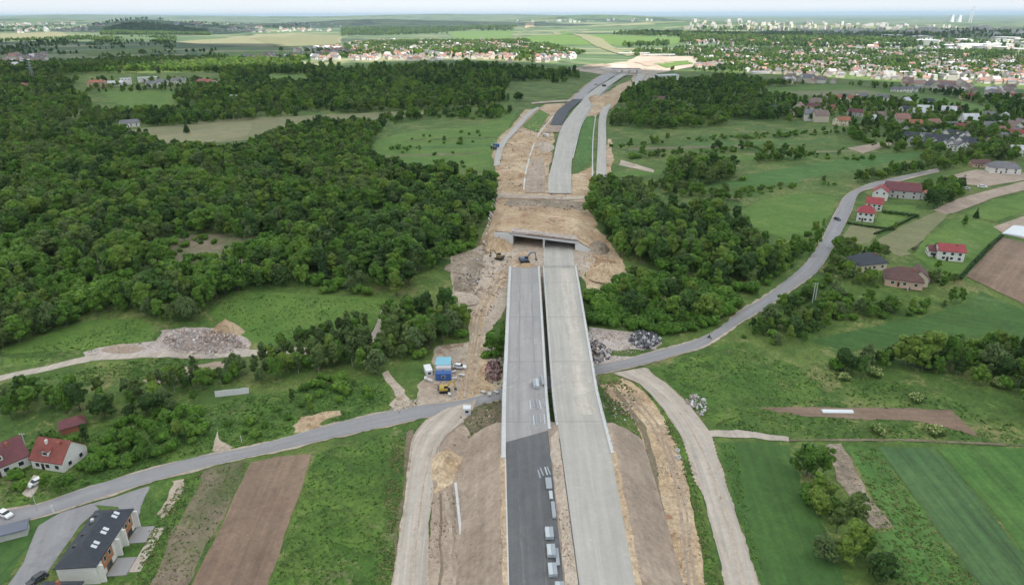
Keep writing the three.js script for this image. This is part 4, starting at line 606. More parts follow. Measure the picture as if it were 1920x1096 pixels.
// ---------------------------------------------------------------- towns: the nearest houses singly, the rest as a mass
{
  const geo = mergeGeometries([wallGeo(11, 9, 4.6, 3), roofGeo(11, 9, 3.1, 0.4, 0).translate(0, 4.6, 0)], true), flats = mergeGeometries([wallGeo(44, 13, 26, 0), roofGeo(44, 13, 0.6, 0.2, 6).translate(0, 26, 0)], true), hall = mergeGeometries([wallGeo(60, 34, 8, 0), roofGeo(60, 34, 1.2, 0.3, 16).translate(0, 8, 0)], true);
  const walls = [std(0.55, 0.54, 0.51, 0.85), std(0.52, 0.47, 0.38, 0.85), std(0.46, 0.43, 0.38, 0.85)], tints = ['dustyred', 'rose', 'dustybrown', 'grey', 'dustyred', 'pale', 'grey'];
  const all = []; const r = rng(909);
  const town = (label, group, poly, count, size, kindOf = 'house') => { const xs = poly.map((q) => q[0]), ys = poly.map((q) => q[1]); for (let i = 0, k = 0; i < count && k < count * 30; k++) { const x = lerp(Math.min(...xs), Math.max(...xs), r()), y = lerp(Math.min(...ys), Math.max(...ys), r()); if (!inPoly(x, y, poly) || (kindOf === 'house' && fbm(x / 34, y / 6, 15, 3) < 0.43)) continue; const p = P(x, y); if (p.length() > 40000) continue; if (kindOf === 'house' && !isClear(p.x, -p.z)) continue; i++; all.push({ p, label, group, kindOf, s: size * (0.8 + r() * 0.5), t: (hash2(Math.floor(p.x / 260), Math.floor(p.z / 260), 4) * 3 + (r() < 0.3 ? 1.57 : 0) + (r() - 0.5) * 0.3), roof: tints[Math.floor(r() * 7)], wall: Math.floor(r() * 3), hs: 0.8 + r() * 0.5 }); } };
  town('small house in the sunlit town beyond the forest ridge', 'sunlit town houses', [[600, 116], [700, 112], [1000, 118], [1085, 112], [1060, 92], [960, 76], [820, 72], [700, 74], [640, 84]], 760, 0.85);
  town('small house in the sunlit town beside the interchange', 'interchange town houses', [[1260, 124], [1500, 142], [1940, 160], [1940, 112], [1700, 98], [1300, 90], [1270, 104]], 1450, 0.85);
  town('house in the leafy suburb above the terraced estate', 'leafy suburb houses', [[1430, 222], [1560, 238], [1690, 236], [1920, 290], [1920, 215], [1860, 218], [1700, 194], [1560, 192], [1480, 195]], 36, 1.1);
  town('small house at the edge of the long meadow', 'meadow edge houses', [[1440, 158], [1640, 156], [1900, 186], [1900, 166], [1500, 146]], 90, 1.15);
  town('small house in the hamlet on the shaded farmland', 'hamlet houses', [[-40, 136], [80, 124], [90, 104], [-40, 108]], 90, 1.2);
  town('small house in the village between fields and ridge', 'village houses', [[440, 112], [640, 112], [640, 84], [600, 90], [540, 100]], 170, 1.2);
  town('small house on the dark far ridge', 'far ridge houses', [[1290, 84], [1720, 94], [1940, 96], [1940, 82], [1640, 76], [1290, 66]], 260, 1.3);
  town('small house in far scattered villages', 'far village houses', [[-40, 62], [640, 60], [640, 44], [-40, 44]], 180, 1.7);
  town('pale block of flats in the far city', 'city blocks', [[1285, 58], [1420, 58], [1700, 64], [1940, 70], [1940, 56], [1700, 48], [1500, 44], [1290, 38]], 260, 0.6, 'flats');
  town('pale block of flats on the far ridge', 'far ridge blocks', [[960, 44], [1240, 40], [1240, 36], [960, 38]], 26, 0.6, 'flats');
  town('pale industrial hall on the city edge', 'city halls', [[1560, 86], [1940, 96], [1940, 74], [1560, 70]], 40, 1.2, 'hall');
  town('pale block of flats beside the sunlit town', 'sunlit blocks', [[1640, 152], [1800, 156], [1800, 146], [1640, 142]], 16, 0.4, 'flats');
  town('white hall beside the sunlit town', 'sunlit halls', [[1300, 136], [1940, 150], [1940, 112], [1500, 105]], 24, 0.5, 'hall');
  all.sort((a, b) => a.p.lengthSq() - b.p.lengthSq()); const left = { house: 300, flats: 200, hall: 80 }, mass = {};
  for (const h of all) { const G = { house: geo, flats, hall }[h.kindOf];
    if (left[h.kindOf]-- > 0) { const roof = h.kindOf === 'house' ? roofMats[h.roof] : roofMats.pale; const m = new THREE.Mesh(G, [walls[h.wall], roof]); m.name = numbered({ house: 'house', flats: 'block_of_flats', hall: 'industrial_hall' }[h.kindOf]); m.position.copy(h.p); m.rotation.y = h.t; m.scale.set(h.s, h.s * h.hs, h.s); m.userData = { label: h.kindOf === 'house' ? h.label.replace('house', `house with ${{ dustyred: 'dusty red', rose: 'faded pink', dustybrown: 'dull brown', grey: 'grey', pale: 'pale' }[h.roof]} roof`) : h.label, category: h.kindOf === 'house' ? 'house' : 'building', group: h.group }; scene.add(shade(m)); }
    else (mass[h.kindOf + (h.kindOf === 'house' ? h.roof : '')] ??= { G, roof: h.kindOf === 'house' ? roofMats[h.roof] : roofMats.pale, list: [] }).list.push(h); }
  const m4 = new THREE.Matrix4(), q = new THREE.Quaternion(), up = new THREE.Vector3(0, 1, 0);
  for (const [k, { G, roof, list }] of Object.entries(mass)) { const im = new THREE.InstancedMesh(G, [walls[0], roof], list.length); list.forEach((h, i) => im.setMatrixAt(i, m4.compose(h.p, q.setFromAxisAngle(up, h.t), new THREE.Vector3(h.s, h.s * h.hs, h.s)))); im.name = numbered('distant_town'); im.userData = { kind: 'stuff', label: 'mass of far houses merging into the town', category: 'town' }; im.castShadow = im.receiveShadow = true; scene.add(im); }
}
// power station on the horizon
{
  const c = std(0.72, 0.72, 0.71, 0.9), prof = []; for (let k = 0; k <= 12; k++) { const t = k / 12; prof.push(new THREE.Vector2(1 - 0.62 * t + 0.30 * t * t, t * 2.6)); }
  const tower = new THREE.LatheGeometry(prof, 28);
  for (const [x, y, w] of [[1784, 41, 'nearer'], [1798, 41, 'farther']]) { const p = P(x, y), m = new THREE.Mesh(tower, c); m.name = numbered('cooling_tower'); m.position.copy(p); const s = -p.z / 1285 * 4.4; m.scale.set(s, s, s); m.userData = { label: `${w} pale cooling tower of the power station on the plain`, category: 'cooling tower' }; scene.add(shade(m)); }
  for (const [x, h, w] of [[1817, 20, 'shorter'], [1821, 25, 'taller']]) { const p = P(x, 42), k = -p.z / 1285, g = thing('smokestack', `${w} thin smokestack of the power station on the plain`, 'smokestack'); g.position.copy(p); part('shaft', new THREE.CylinderGeometry(0.55 * k, 0.9 * k, h * k, 12), c, g, [0, h * k / 2, 0]); part('rim', new THREE.CylinderGeometry(0.62 * k, 0.62 * k, 0.06 * h * k, 12), roofMats.red, g, [0, h * k, 0]); }
}
{ // flyover at the far interchange
  const g = thing('flyover', 'concrete flyover with dark openings across the far motorway', 'bridge'), a = P(1148, 138), b = P(1200, 138), y = Math.max(a.y, b.y); const n = 8, pts = Array.from({ length: n + 1 }, (_, i) => new THREE.Vector3().lerpVectors(a, b, i / n));
  part('deck', beamGeo(pts.map((p) => p.clone().setY(y)), 16, 2.2, 6), M.concrete, g); part('parapet', beamGeo(pts.map((p) => p.clone().setY(y)), 0.6, 1.2, 8.2), roofMats.brown, g);
  for (const t of [0.1, 0.36, 0.62, 0.9]) { const p = new THREE.Vector3().lerpVectors(a, b, t); part('pier', new THREE.BoxGeometry(2, 8, 10), M.concrete, g, [p.x, y + 2.1, p.z]); }
  for (const [x, y0, w] of [[1188, 103, 'second'], [1235, 106, 'third']]) { const h = thing('flyover', `${w} pale flyover over the sandy interchange`, 'bridge'), p = P(x, y0); h.position.copy(p); part('deck', new THREE.BoxGeometry(90, 2, 12), M.concrete, h, [0, 6, 0]); for (const u of [-30, 0, 30]) part('pier', new THREE.BoxGeometry(2.4, 6.6, 8), M.concrete, h, [u, 2, 0]); }
}
// ---------------------------------------------------------------- trees and shrubs
const leafMat = (r, g, b) => new THREE.MeshPhysicalMaterial({ color: col(r, g, b === 1 ? 1 : b * 0.72), roughness: 1, transmission: 0.32, thickness: 0, specularIntensity: 0.4, vertexColors: true, side: THREE.DoubleSide });
const barkMat = std(0.12, 0.10, 0.08, 0.95), paleBark = std(0.36, 0.34, 0.31, 0.95);
function leafCloud(lobes, quads, size, seed, flower = 0, droop = 0) { // leaf sprays scattered over and inside overlapping lobes
  const r = rng(seed), pos = [], nor = [], colr = [], idx = []; const tot = lobes.reduce((s, l) => s + l[3] * l[3], 0);
  for (const [lx, ly, lz, lr, sy = 0.85] of lobes) {
    const n = Math.round(quads * lr * lr / tot);
    for (let i = 0; i < n; i++) {
      const a = r() * 6.2832, cz = r() * 1.75 - 0.75, q = Math.sqrt(Math.max(0, 1 - cz * cz)), dir = new THREE.Vector3(q * Math.cos(a), Math.min(1, cz), q * Math.sin(a));
      const rad = lr * (0.72 + 0.36 * r()), c = new THREE.Vector3(lx + dir.x * rad, ly + dir.y * rad * sy, lz + dir.z * rad);
      const nn = dir.clone().add(new THREE.Vector3(r() - 0.5, r() - 0.2, r() - 0.5).multiplyScalar(1.1)).normalize();
      const t = new THREE.Vector3(r() - 0.5, r() - 0.5 - droop, r() - 0.5).cross(nn).normalize(), b = new THREE.Vector3().crossVectors(nn, t), s = size * (0.6 + 0.8 * r()), base = pos.length / 3;
      const bloom = flower && dir.y > -0.1 && r() < flower, tone = 0.72 + 0.56 * r(), warm = 0.92 + 0.16 * r();
      for (const [u, v] of [[-0.5, -0.35], [0.45, -0.5], [0.6, 0.35], [-0.35, 0.55]]) {
        const k = s * (0.8 + 0.4 * r()); pos.push(c.x + t.x * u * k + b.x * v * k, c.y + t.y * u * k + b.y * v * k, c.z + t.z * u * k + b.z * v * k);
        const m = nn.clone().lerp(dir, 0.6).normalize(); nor.push(m.x, m.y, m.z);
        if (bloom) colr.push(4.2 * tone, 2.6 * tone, 5.0 * tone); else colr.push(tone * warm, tone, tone * (2 - warm));
      }
      idx.push(base, base + 1, base + 2, base, base + 2, base + 3);
    }
  }
  const g = new THREE.BufferGeometry(); g.setAttribute('position', new THREE.Float32BufferAttribute(pos, 3)); g.setAttribute('normal', new THREE.Float32BufferAttribute(nor, 3)); g.setAttribute('color', new THREE.Float32BufferAttribute(colr, 3)); g.setIndex(idx); return g;
}
function limb(a, b, r0, r1) { const d = new THREE.Vector3().subVectors(b, a), g = new THREE.CylinderGeometry(r1, r0, d.length(), 6, 1, true); g.translate(0, d.length() / 2, 0); g.applyQuaternion(new THREE.Quaternion().setFromUnitVectors(new THREE.Vector3(0, 1, 0), d.clone().normalize())); g.translate(a.x, a.y, a.z); return g; }
function woody(H, r0, seed, lobes) { const r = rng(seed), o = new THREE.Vector3(0, -0.4, 0), top = new THREE.Vector3((r() - 0.5) * 0.6, H * 0.62, (r() - 0.5) * 0.6), parts = [limb(o, top, r0, r0 * 0.45)];
  for (const l of lobes.slice(0, 5)) { const f = new THREE.Vector3().lerpVectors(o, top, 0.45 + r() * 0.4); parts.push(limb(f, new THREE.Vector3(l[0] * 0.9, l[1], l[2] * 0.9), r0 * 0.42, r0 * 0.14)); }
  const g = mergeGeometries(parts); const n = g.attributes.position.count; g.setAttribute('color', new THREE.Float32BufferAttribute(new Float32Array(n * 3).fill(1), 3)); g.deleteAttribute('uv'); return g; }
// every kind is modelled 10 m tall and scaled
function broadleaf(seed, wide = 1, n = 11, low = 0.3) { const r = rng(seed), lobes = [[0, 6.0, 0, 2.3 * wide, 1.0], [(r() - 0.5) * 1.2, 7.9, (r() - 0.5) * 1.2, 1.35 * wide, 1.0]];
  for (let i = 0; i < n * 1.7; i++) { const a = i * 2.4 + r() * 1.4, y = 10 * (low + 0.04 + r() * 0.6), k = (1.3 + r() * 2.0) * wide * (y > 7.4 ? 0.6 : y < 4 ? 0.85 : 1); lobes.push([Math.cos(a) * k, y, Math.sin(a) * k, (0.65 + r() * r() * 1.05) * wide, 0.7 + r() * 0.4]); }
  for (let i = 0; i < 3; i++) lobes.push([(r() - 0.5) * 2.2 * wide, 8.4 + r() * 1.1, (r() - 0.5) * 2.2 * wide, 0.55 + r() * 0.4, 1.1]); return lobes; }
function conifer(seed) { const r = rng(seed), l = []; for (let k = 0; k < 9; k++) { const t = k / 8, w = lerp(2.2, 0.35, t), m = k < 6 ? 4 : 2; for (let i = 0; i < m; i++) { const a = i / m * 6.28 + k * 1.1 + r(); l.push([Math.cos(a) * w * 0.55, 1.6 + t * 7.8, Math.sin(a) * w * 0.55, w * 0.62, 0.45]); } } return l; }
function slender(seed) { const r = rng(seed), l = []; for (let k = 0; k < 10; k++) { const a = k * 2.4 + r(), y = 4.2 + k * 0.58, q = 0.5 + r() * 0.7; l.push([Math.cos(a) * q, y, Math.sin(a) * q, 0.75 + r() * 0.5, 1.05]); } return l; }
function bushy(seed) { const r = rng(seed), l = [[0, 4.2, 0, 4.0, 0.9]]; for (let k = 0; k < 8; k++) { const a = k * 2.4 + r(), q = 2.6 + r() * 2.2; l.push([Math.cos(a) * q, 2.6 + r() * 4.2, Math.sin(a) * q, 2.0 + r() * 1.3, 0.9]); } return l; }
const KINDS = {};
function kind(name, makers, quads, size, trunkR, bark, flower = 0, droop = 0) { KINDS[name] = makers.map((lobes, i) => { const crown = leafCloud(lobes, quads, size, name.length * 100 + i * 7 + 3, flower, droop), trunk = woody(name === 'shrub' || name === 'elder' ? 5 : 10, trunkR, i + 60, lobes); const far = mergeGeometries([crown, trunk].map((g) => g.index ? g : g), true); return { crown, trunk, far, bark }; }); }
kind('broadleaf', [broadleaf(1), broadleaf(2, 1.12, 13), broadleaf(3, 0.88, 10), broadleaf(4, 1.2, 14, 0.22), broadleaf(5, 0.7, 10, 0.2)], 2000, 0.56, 0.26, barkMat);
kind('conifer', [conifer(7), conifer(8), conifer(9)], 1300, 0.5, 0.2, barkMat);
kind('slender', [slender(11), slender(12), slender(13)], 620, 0.5, 0.13, paleBark);
kind('shrub', [bushy(21), bushy(22), bushy(23)], 750, 1.25, 0.3, barkMat);
kind('elder', [bushy(31), bushy(32)], 950, 1.15, 0.3, barkMat, 0.42);
kind('willow', [broadleaf(41, 1.2, 13, 0.2), broadleaf(42, 1.1, 12, 0.2)], 1700, 0.5, 0.26, barkMat, 0, 0.8);
const TONES = {
  broadleaf: [[0.044, 0.085, 0.030], [0.058, 0.110, 0.034], [0.074, 0.142, 0.034], [0.084, 0.158, 0.034], [0.098, 0.176, 0.038], [0.118, 0.192, 0.044], [0.138, 0.198, 0.052], [0.105, 0.148, 0.062]], conifer: [[0.036, 0.072, 0.032], [0.044, 0.084, 0.034], [0.056, 0.095, 0.036]],
  slender: [[0.085, 0.125, 0.055], [0.075, 0.11, 0.05]], shrub: [[0.090, 0.180, 0.033], [0.072, 0.145, 0.031], [0.115, 0.200, 0.043]], elder: [[0.088, 0.150, 0.050], [0.10, 0.16, 0.055]], willow: [[0.105, 0.145, 0.080], [0.095, 0.135, 0.07]],
};
for (const l of Object.values(TONES)) for (const c of l) { c[0] *= 1.28; c[1] *= 1.36; c[2] *= 1.2; }
const LEAVES = Object.fromEntries(Object.entries(TONES).map(([k, l]) => [k, l.map((c) => leafMat(...c))]));
const WORD = { broadleaf: 'broadleaf_tree', conifer: 'conifer_tree', slender: 'slender_tree', shrub: 'shrub', elder: 'elder_shrub', willow: 'willow_tree' };
const plants = []; // { kind, x, d, h, w, tone, turn, label, group }
const tr = rng(2024);
function plant(k, x, d, h, label, group, tone) { plants.push({ kind: k, x, d, h, w: 0.8 + tr() * 0.38, tone: tone ?? Math.floor(tr() * TONES[k].length), v: Math.floor(tr() * KINDS[k].length), turn: tr() * 6.283, label, group }); }
function grove(label, group, px, spacing, h0, h1, mix, { patchy = 0, ignore = false, shrubby = 0 } = {}) { // trees spread over a piece of land outlined in the photograph
  const pts = px.map(([x, y]) => P(x, y)), poly = pts.map((p) => [p.x, -p.z]), xs = poly.map((q) => q[0]), ys = poly.map((q) => q[1]), x0 = Math.min(...xs), x1 = Math.max(...xs), y0 = Math.min(...ys), y1 = Math.max(...ys);
  const tot = mix.reduce((s, m) => s + m[1], 0);
  for (let d = y0; d < y1; d += spacing) for (let x = x0; x < x1; x += spacing) {
    const jt = spacing > 20 ? 2.2 : 0.95, jx = x + (tr() - 0.5) * spacing * jt, jd = d + (tr() - 0.5) * spacing * jt;
    if (!inPoly(jx, jd, poly) || (!ignore && !isClear(jx, jd))) continue;
    if (patchy && fbm(jx / (spacing * 5), jd / (spacing * 5), 77, 2) < patchy) continue;
    if (Math.abs(jx) > 0.86 * jd + 60) continue;
    const low = shrubby && fbm(jx / 26 + 5, jd / 26, 88, 3) < shrubby + (tr() - 0.5) * 0.08;
    let q = tr() * tot, k = mix[0][0]; for (const [n, w] of mix) { if (q < w) { k = n; break; } q -= w; }
    if (low) { if (tr() < 0.12) continue; k = 'shrub'; }
    const age = 0.62 + 0.76 * fbm(jx / 30, jd / 30, 55, 3), stand = fbm(jx / 60 + 9, jd / 60, 66, 2), T = TONES[k].length;
    plant(k, jx, jd, lerp(h0, h1, tr()) * age * (k === 'conifer' ? 1.1 : k === 'shrub' || k === 'elder' ? 0.5 : 1), label, group, Math.floor(Math.min(0.999, Math.max(0, (stand - 0.5) * 1.4 + 0.5 + (tr() - 0.5) * 0.95)) * T));
  }
}
const BL = [['broadleaf', 84], ['conifer', 8], ['willow', 4], ['slender', 4]], SC = [['shrub', 80], ['broadleaf', 20]];
grove('broadleaf tree in the big dense forest beside the motorway cutting', 'forest beside the cutting', [[0, 655], [55, 640], [109, 620], [164, 598], [255, 595], [303, 608], [365, 605], [394, 572], [430, 547], [547, 543], [640, 556], [742, 560], [800, 515], [844, 478], [895, 472], [915, 452], [926, 385], [928, 345], [880, 335], [760, 326], [690, 302], [600, 276], [470, 286], [400, 292], [300, 280], [180, 268], [60, 282], [-60, 290], [-120, 500], [-80, 690]], 5.5, 8, 14, BL, { shrubby: 0.4 });
{ // a clearing in that forest
  const c = [[255, 470], [300, 448], [345, 438], [400, 438], [490, 455], [525, 480], [500, 500], [420, 500], [340, 500], [280, 492]].map(([x, y]) => P(x, y)), poly = c.map((p) => [p.x, -p.z]);
  for (let i = plants.length - 1; i >= 0; i--) if (inPoly(plants[i].x, plants[i].d, poly) && (plants[i].kind !== 'shrub' || tr() < 0.5)) plants.splice(i, 1);
  sheet('clearing', c, M.stubble, 1, { rough: 9, trees: true });
  grove('bush in the forest clearing', 'clearing bushes', [[262, 472], [345, 442], [490, 460], [510, 492], [420, 496], [300, 492]], 7, 4, 8, [['shrub', 80], ['broadleaf', 20]], { patchy: 0.36, ignore: true });
}
grove('tree on the wooded slope above the forest meadow', 'upper woods', [[-60, 290], [170, 268], [200, 252], [225, 240], [175, 215], [165, 185], [120, 168], [-40, 172]], 9, 9, 14, BL, { patchy: 0.3 });
grove('tree in the belt behind the white houses on the ridge', 'ridge woods', [[-40, 168], [140, 160], [160, 138], [410, 138], [420, 160], [560, 150], [690, 156], [700, 135], [560, 120], [420, 114], [300, 110], [200, 114], [90, 124], [-40, 140]], 11, 9, 15, BL, { patchy: 0.36 });
grove('tree on the wooded ridge above the far motorway', 'ridge woods', [[330, 176], [430, 168], [560, 168], [640, 145], [700, 128], [900, 126], [1090, 140], [1085, 150], [1050, 156], [960, 152], [940, 185], [985, 190], [860, 205], [700, 212], [560, 208], [420, 216], [320, 214]], 10.5, 9, 15, [['broadleaf', 85], ['conifer', 15]], { patchy: 0.25 });
grove('shrub or young tree on the edge of the long meadow', 'meadow thickets', [[700, 240], [800, 222], [960, 226], [955, 204], [830, 210], [720, 222]], 9, 6, 11, [['broadleaf', 70], ['shrub', 30]], { patchy: 0.3, ignore: true });
grove('tree in the belt between ridge meadow and straw field', 'belt by the straw field', [[160, 222], [190, 212], [330, 213], [430, 217], [560, 210], [560, 218], [430, 228], [300, 238], [232, 230], [170, 240]], 8.5, 7, 12, BL, { ignore: true, patchy: 0.22 });
grove('garden tree beside the ridge street houses', 'ridge gardens', [[165, 176], [420, 172], [420, 152], [165, 152]], 15, 6, 10, BL, { patchy: 0.42, ignore: true });
grove('tree filling the gap beside the ridge street', 'ridge woods', [[405, 168], [430, 150], [500, 158], [560, 158], [640, 146], [560, 172], [430, 182], [330, 178]], 10, 8, 13, BL, { patchy: 0.25 });
grove('bush row across the long meadow', 'meadow thickets', [[720, 275], [900, 258], [930, 262], [900, 268], [720, 285]], 8, 4, 8, SC, { patchy: 0.45, ignore: true });
grove('tree in the copse between straw field and meadow', 'copse trees', [[470, 290], [600, 272], [690, 300], [700, 262], [720, 240], [600, 238], [520, 252], [470, 272]], 7, 8, 13, BL);
grove('tree on the near side of the straw field', 'copse trees', [[165, 275], [300, 276], [280, 258], [230, 252], [165, 256]], 8, 7, 12, BL);
grove('lone bush scattered over the long meadow', 'meadow bushes', [[700, 310], [720, 262], [900, 240], [920, 300], [860, 318]], 24, 4, 8, SC, { patchy: 0.5, ignore: true });
grove('tree in the wood right against the wildlife bridge', 'wood by the bridge', [[1108, 398], [1112, 355], [1135, 352], [1200, 368], [1240, 398], [1320, 404], [1395, 428], [1412, 460], [1470, 500], [1440, 540], [1385, 562], [1330, 545], [1290, 525], [1220, 502], [1172, 490], [1135, 442]], 5.6, 8, 14, BL, { shrubby: 0.34 });
grove('bright green bush on the bank below the wood', 'bank thicket', [[1100, 568], [1150, 542], [1180, 512], [1290, 528], [1335, 548], [1392, 570], [1365, 593], [1330, 613], [1240, 636], [1200, 620], [1108, 608]], 3.6, 7, 11, [['shrub', 90], ['broadleaf', 8], ['elder', 2]], { patchy: 0.2 });
grove('tree in the clump between motorway and far meadow', 'far clumps', [[1145, 238], [1150, 202], [1330, 198], [1440, 194], [1500, 216], [1420, 228], [1330, 238], [1240, 244]], 8.5, 8, 13, BL, { patchy: 0.4 });
grove('tree in the round clump on the green slope', 'far clumps', [[1240, 338], [1262, 318], [1370, 315], [1378, 340], [1300, 352]], 6.5, 8, 14, BL);
grove('tree in the small clump on the strip fields', 'far clumps', [[1415, 306], [1420, 296], [1505, 292], [1505, 302]], 7, 6, 10, BL);
grove('bush dotted over the strip fields', 'field bushes', [[1145, 300], [1260, 250], [1690, 290], [1560, 330], [1400, 345], [1150, 345]], 30, 4, 8, SC, { patchy: 0.5, ignore: true });
grove('tree lining the cross road above the red roofed houses', 'roadside trees', [[1568, 366], [1615, 342], [1730, 328], [1750, 326], [1700, 318], [1640, 332], [1590, 348]], 6, 6, 10, BL, { ignore: false });
grove('tree beside the cross road at the small meadow', 'roadside trees', [[1520, 480], [1545, 455], [1560, 405], [1545, 400], [1525, 440], [1505, 485]], 8, 6, 10, BL, { patchy: 0.3 });
grove('tree hiding the villas at the top of the hill road', 'villa trees', [[1725, 320], [1735, 296], [1840, 290], [1920, 300], [1850, 303], [1830, 312], [1760, 328]], 8, 8, 13, BL);
grove('tree in the garden between orange roof and ploughed field', 'garden trees', [[1740, 372], [1790, 350], [1808, 380], [1775, 400], [1738, 398]], 6, 6, 10, BL);
grove('tree in the thicket below the brown roofed villa', 'thicket by the villas', [[1560, 570], [1500, 590], [1420, 610], [1390, 630], [1400, 642], [1460, 655], [1520, 640], [1560, 608], [1640, 600], [1720, 596], [1812, 568], [1800, 556], [1740, 574], [1660, 580], [1600, 566], [1560, 545], [1540, 560]], 4.6, 5, 9, [['broadleaf', 75], ['shrub', 22], ['willow', 3]]);
grove('tree in the garden round the dark roofed villa', 'thicket by the villas', [[1548, 520], [1560, 480], [1590, 462], [1640, 462], [1662, 478], [1655, 492], [1640, 480], [1595, 490], [1605, 512], [1640, 512], [1655, 530], [1640, 545], [1590, 535]], 4.2, 3.5, 6.5, [['broadleaf', 60], ['shrub', 25], ['conifer', 15]]);
grove('garden shrub behind the brown roofed villa', 'villa garden shrubs', [[1740, 512], [1760, 505], [1800, 522], [1800, 540], [1752, 536]], 3.6, 3, 6, [['broadleaf', 40], ['shrub', 60]], { patchy: 0.2 });
grove('tree on the bank beside the winding cross road', 'roadside trees', [[1392, 580], [1430, 548], [1470, 520], [1510, 480], [1530, 440], [1518, 436], [1490, 470], [1440, 520], [1390, 565]], 5, 4, 9, [['broadleaf', 55], ['shrub', 45]], { patchy: 0.3 });
grove('bush on the inner verge of the winding cross road', 'roadside trees', [[1452, 585], [1500, 552], [1540, 525], [1568, 470], [1580, 470], [1562, 520], [1540, 550], [1480, 590]], 4.4, 4, 8, [['broadleaf', 55], ['shrub', 45]], { patchy: 0.25 });
grove('hedgerow tree across the far meadow strips', 'meadow hedgerows', [[1145, 272], [1350, 256], [1560, 246], [1700, 284], [1700, 290], [1560, 254], [1350, 264], [1145, 280]], 8, 4, 9, SC, { patchy: 0.4, ignore: true });
grove('hedgerow tree along the strip fields', 'meadow hedgerows', [[1180, 292], [1400, 276], [1640, 300], [1630, 306], [1400, 284], [1180, 300]], 8, 4, 9, SC, { patchy: 0.42, ignore: true });
grove('tree in the loose row below the round clump', 'meadow hedgerows', [[1145, 345], [1240, 345], [1390, 372], [1400, 385], [1300, 372], [1200, 362], [1145, 352]], 7, 5, 10, BL, { patchy: 0.3, ignore: true });
grove('hedgerow bush on the strips before the clump', 'meadow hedgerows', [[1380, 360], [1500, 340], [1580, 345], [1570, 352], [1500, 350], [1390, 372]], 6, 4, 8, SC, { patchy: 0.35, ignore: true });
grove('garden tree round the terraced estate', 'suburb trees', [[1670, 236], [1700, 228], [1900, 236], [1920, 290], [1850, 292], [1830, 270], [1760, 290], [1690, 284], [1660, 262]], 9, 6, 11, BL, { patchy: 0.35 });
grove('garden tree behind the red roofed row', 'garden trees', [[1715, 360], [1740, 350], [1800, 345], [1815, 352], [1790, 372], [1740, 380], [1715, 372]], 5, 5, 9, BL);
grove('tree in the hedge between lower field and dark green crop', 'field hedge', [[1425, 662], [1490, 655], [1540, 692], [1620, 708], [1700, 692], [1760, 702], [1850, 724], [1940, 800], [1940, 648], [1860, 648], [1800, 652], [1740, 648], [1690, 664], [1600, 684], [1530, 676], [1460, 645]], 5.8, 6, 11, [['broadleaf', 70], ['shrub', 22], ['elder', 2], ['willow', 6]], { patchy: 0.15 });
grove('bush on the rough slope above the fallow strip', 'rough slope bushes', [[1450, 700], [1560, 720], [1700, 745], [1760, 760], [1600, 762], [1480, 755]], 7, 4, 7, SC, { patchy: 0.42 });
grove('tree in the row between crop field and soil strip', 'row in the crop field', [[1478, 885], [1545, 880], [1550, 925], [1590, 950], [1640, 1012], [1700, 1110], [1600, 1110], [1560, 1005], [1510, 935]], 6.2, 5, 8.5, [['broadleaf', 65], ['shrub', 33], ['willow', 2]], { patchy: 0.28, ignore: true });
grove('bush in the scrub beside the red roofed house', 'scrub by the house', [[170, 888], [260, 868], [360, 842], [395, 800], [380, 772], [340, 762], [220, 792], [190, 830], [150, 865], [140, 890]], 3.8, 4, 8, [['shrub', 90], ['elder', 3], ['broadleaf', 7]], { patchy: 0.1 });
grove('tree in the old orchard behind the red roofed houses', 'orchard trees', [[-40, 812], [-40, 745], [60, 738], [150, 742], [320, 732], [390, 752], [392, 785], [330, 792], [200, 788], [165, 780], [105, 785]], 6, 5, 9, [['broadleaf', 70], ['shrub', 20], ['willow', 10]], { patchy: 0.2 });
grove('tree with bare trunk in the belt along the stream', 'stream belt', [[250, 748], [350, 736], [480, 722], [600, 702], [712, 690], [722, 662], [690, 654], [560, 668], [450, 692], [330, 704]], 4.3, 7, 11, [['broadleaf', 40], ['slender', 36], ['shrub', 18], ['willow', 6]]);
grove('young tree in the row along the field track', 'row by the track', [[500, 648], [600, 628], [700, 606], [702, 622], [610, 645], [520, 655]], 3.6, 6, 8.5, [['slender', 60], ['broadleaf', 40]]);
grove('tree in the grove between field track and haul road', 'grove by the haul road', [[718, 690], [790, 672], [868, 640], [872, 610], [832, 562], [760, 582], [722, 612], [712, 660]], 5.4, 6, 11, [['broadleaf', 70], ['shrub', 15], ['willow', 15]]);
grove('bush at the foot of the grey viaduct', 'bushes by the viaduct', [[905, 668], [930, 640], [942, 600], [946, 640], [944, 672], [925, 678]], 4, 5, 8, SC, { ignore: true });
grove('bush on the rough verge above the cross road', 'verge bushes', [[400, 842], [425, 790], [520, 755], [640, 735], [720, 712], [720, 745], [620, 780], [480, 825]], 7, 4, 7, [['shrub', 85], ['broadleaf', 15]], { patchy: 0.46 });
grove('garden bush round the red roofed houses', 'garden bushes', [[0, 845], [60, 812], [110, 806], [165, 815], [160, 880], [110, 925], [85, 930], [85, 905], [60, 925], [0, 930]], 5, 3, 6, [['shrub', 75], ['conifer', 10], ['broadleaf', 15]], { patchy: 0.3 });
grove('bush on the meadow edge below the stream belt', 'meadow edge bushes', [[560, 735], [580, 705], [640, 705], [640, 735]], 4, 6, 8, [['shrub', 100]]);
grove('garden tree among the houses of the suburb', 'suburb trees', [[1290, 190], [1420, 172], [1440, 158], [1600, 160], [1700, 168], [1940, 190], [1940, 300], [1840, 295], [1690, 290], [1600, 268], [1560, 244], [1440, 228], [1320, 228]], 13, 7, 12, [['broadleaf', 90], ['conifer', 10]], { patchy: 0.34 });
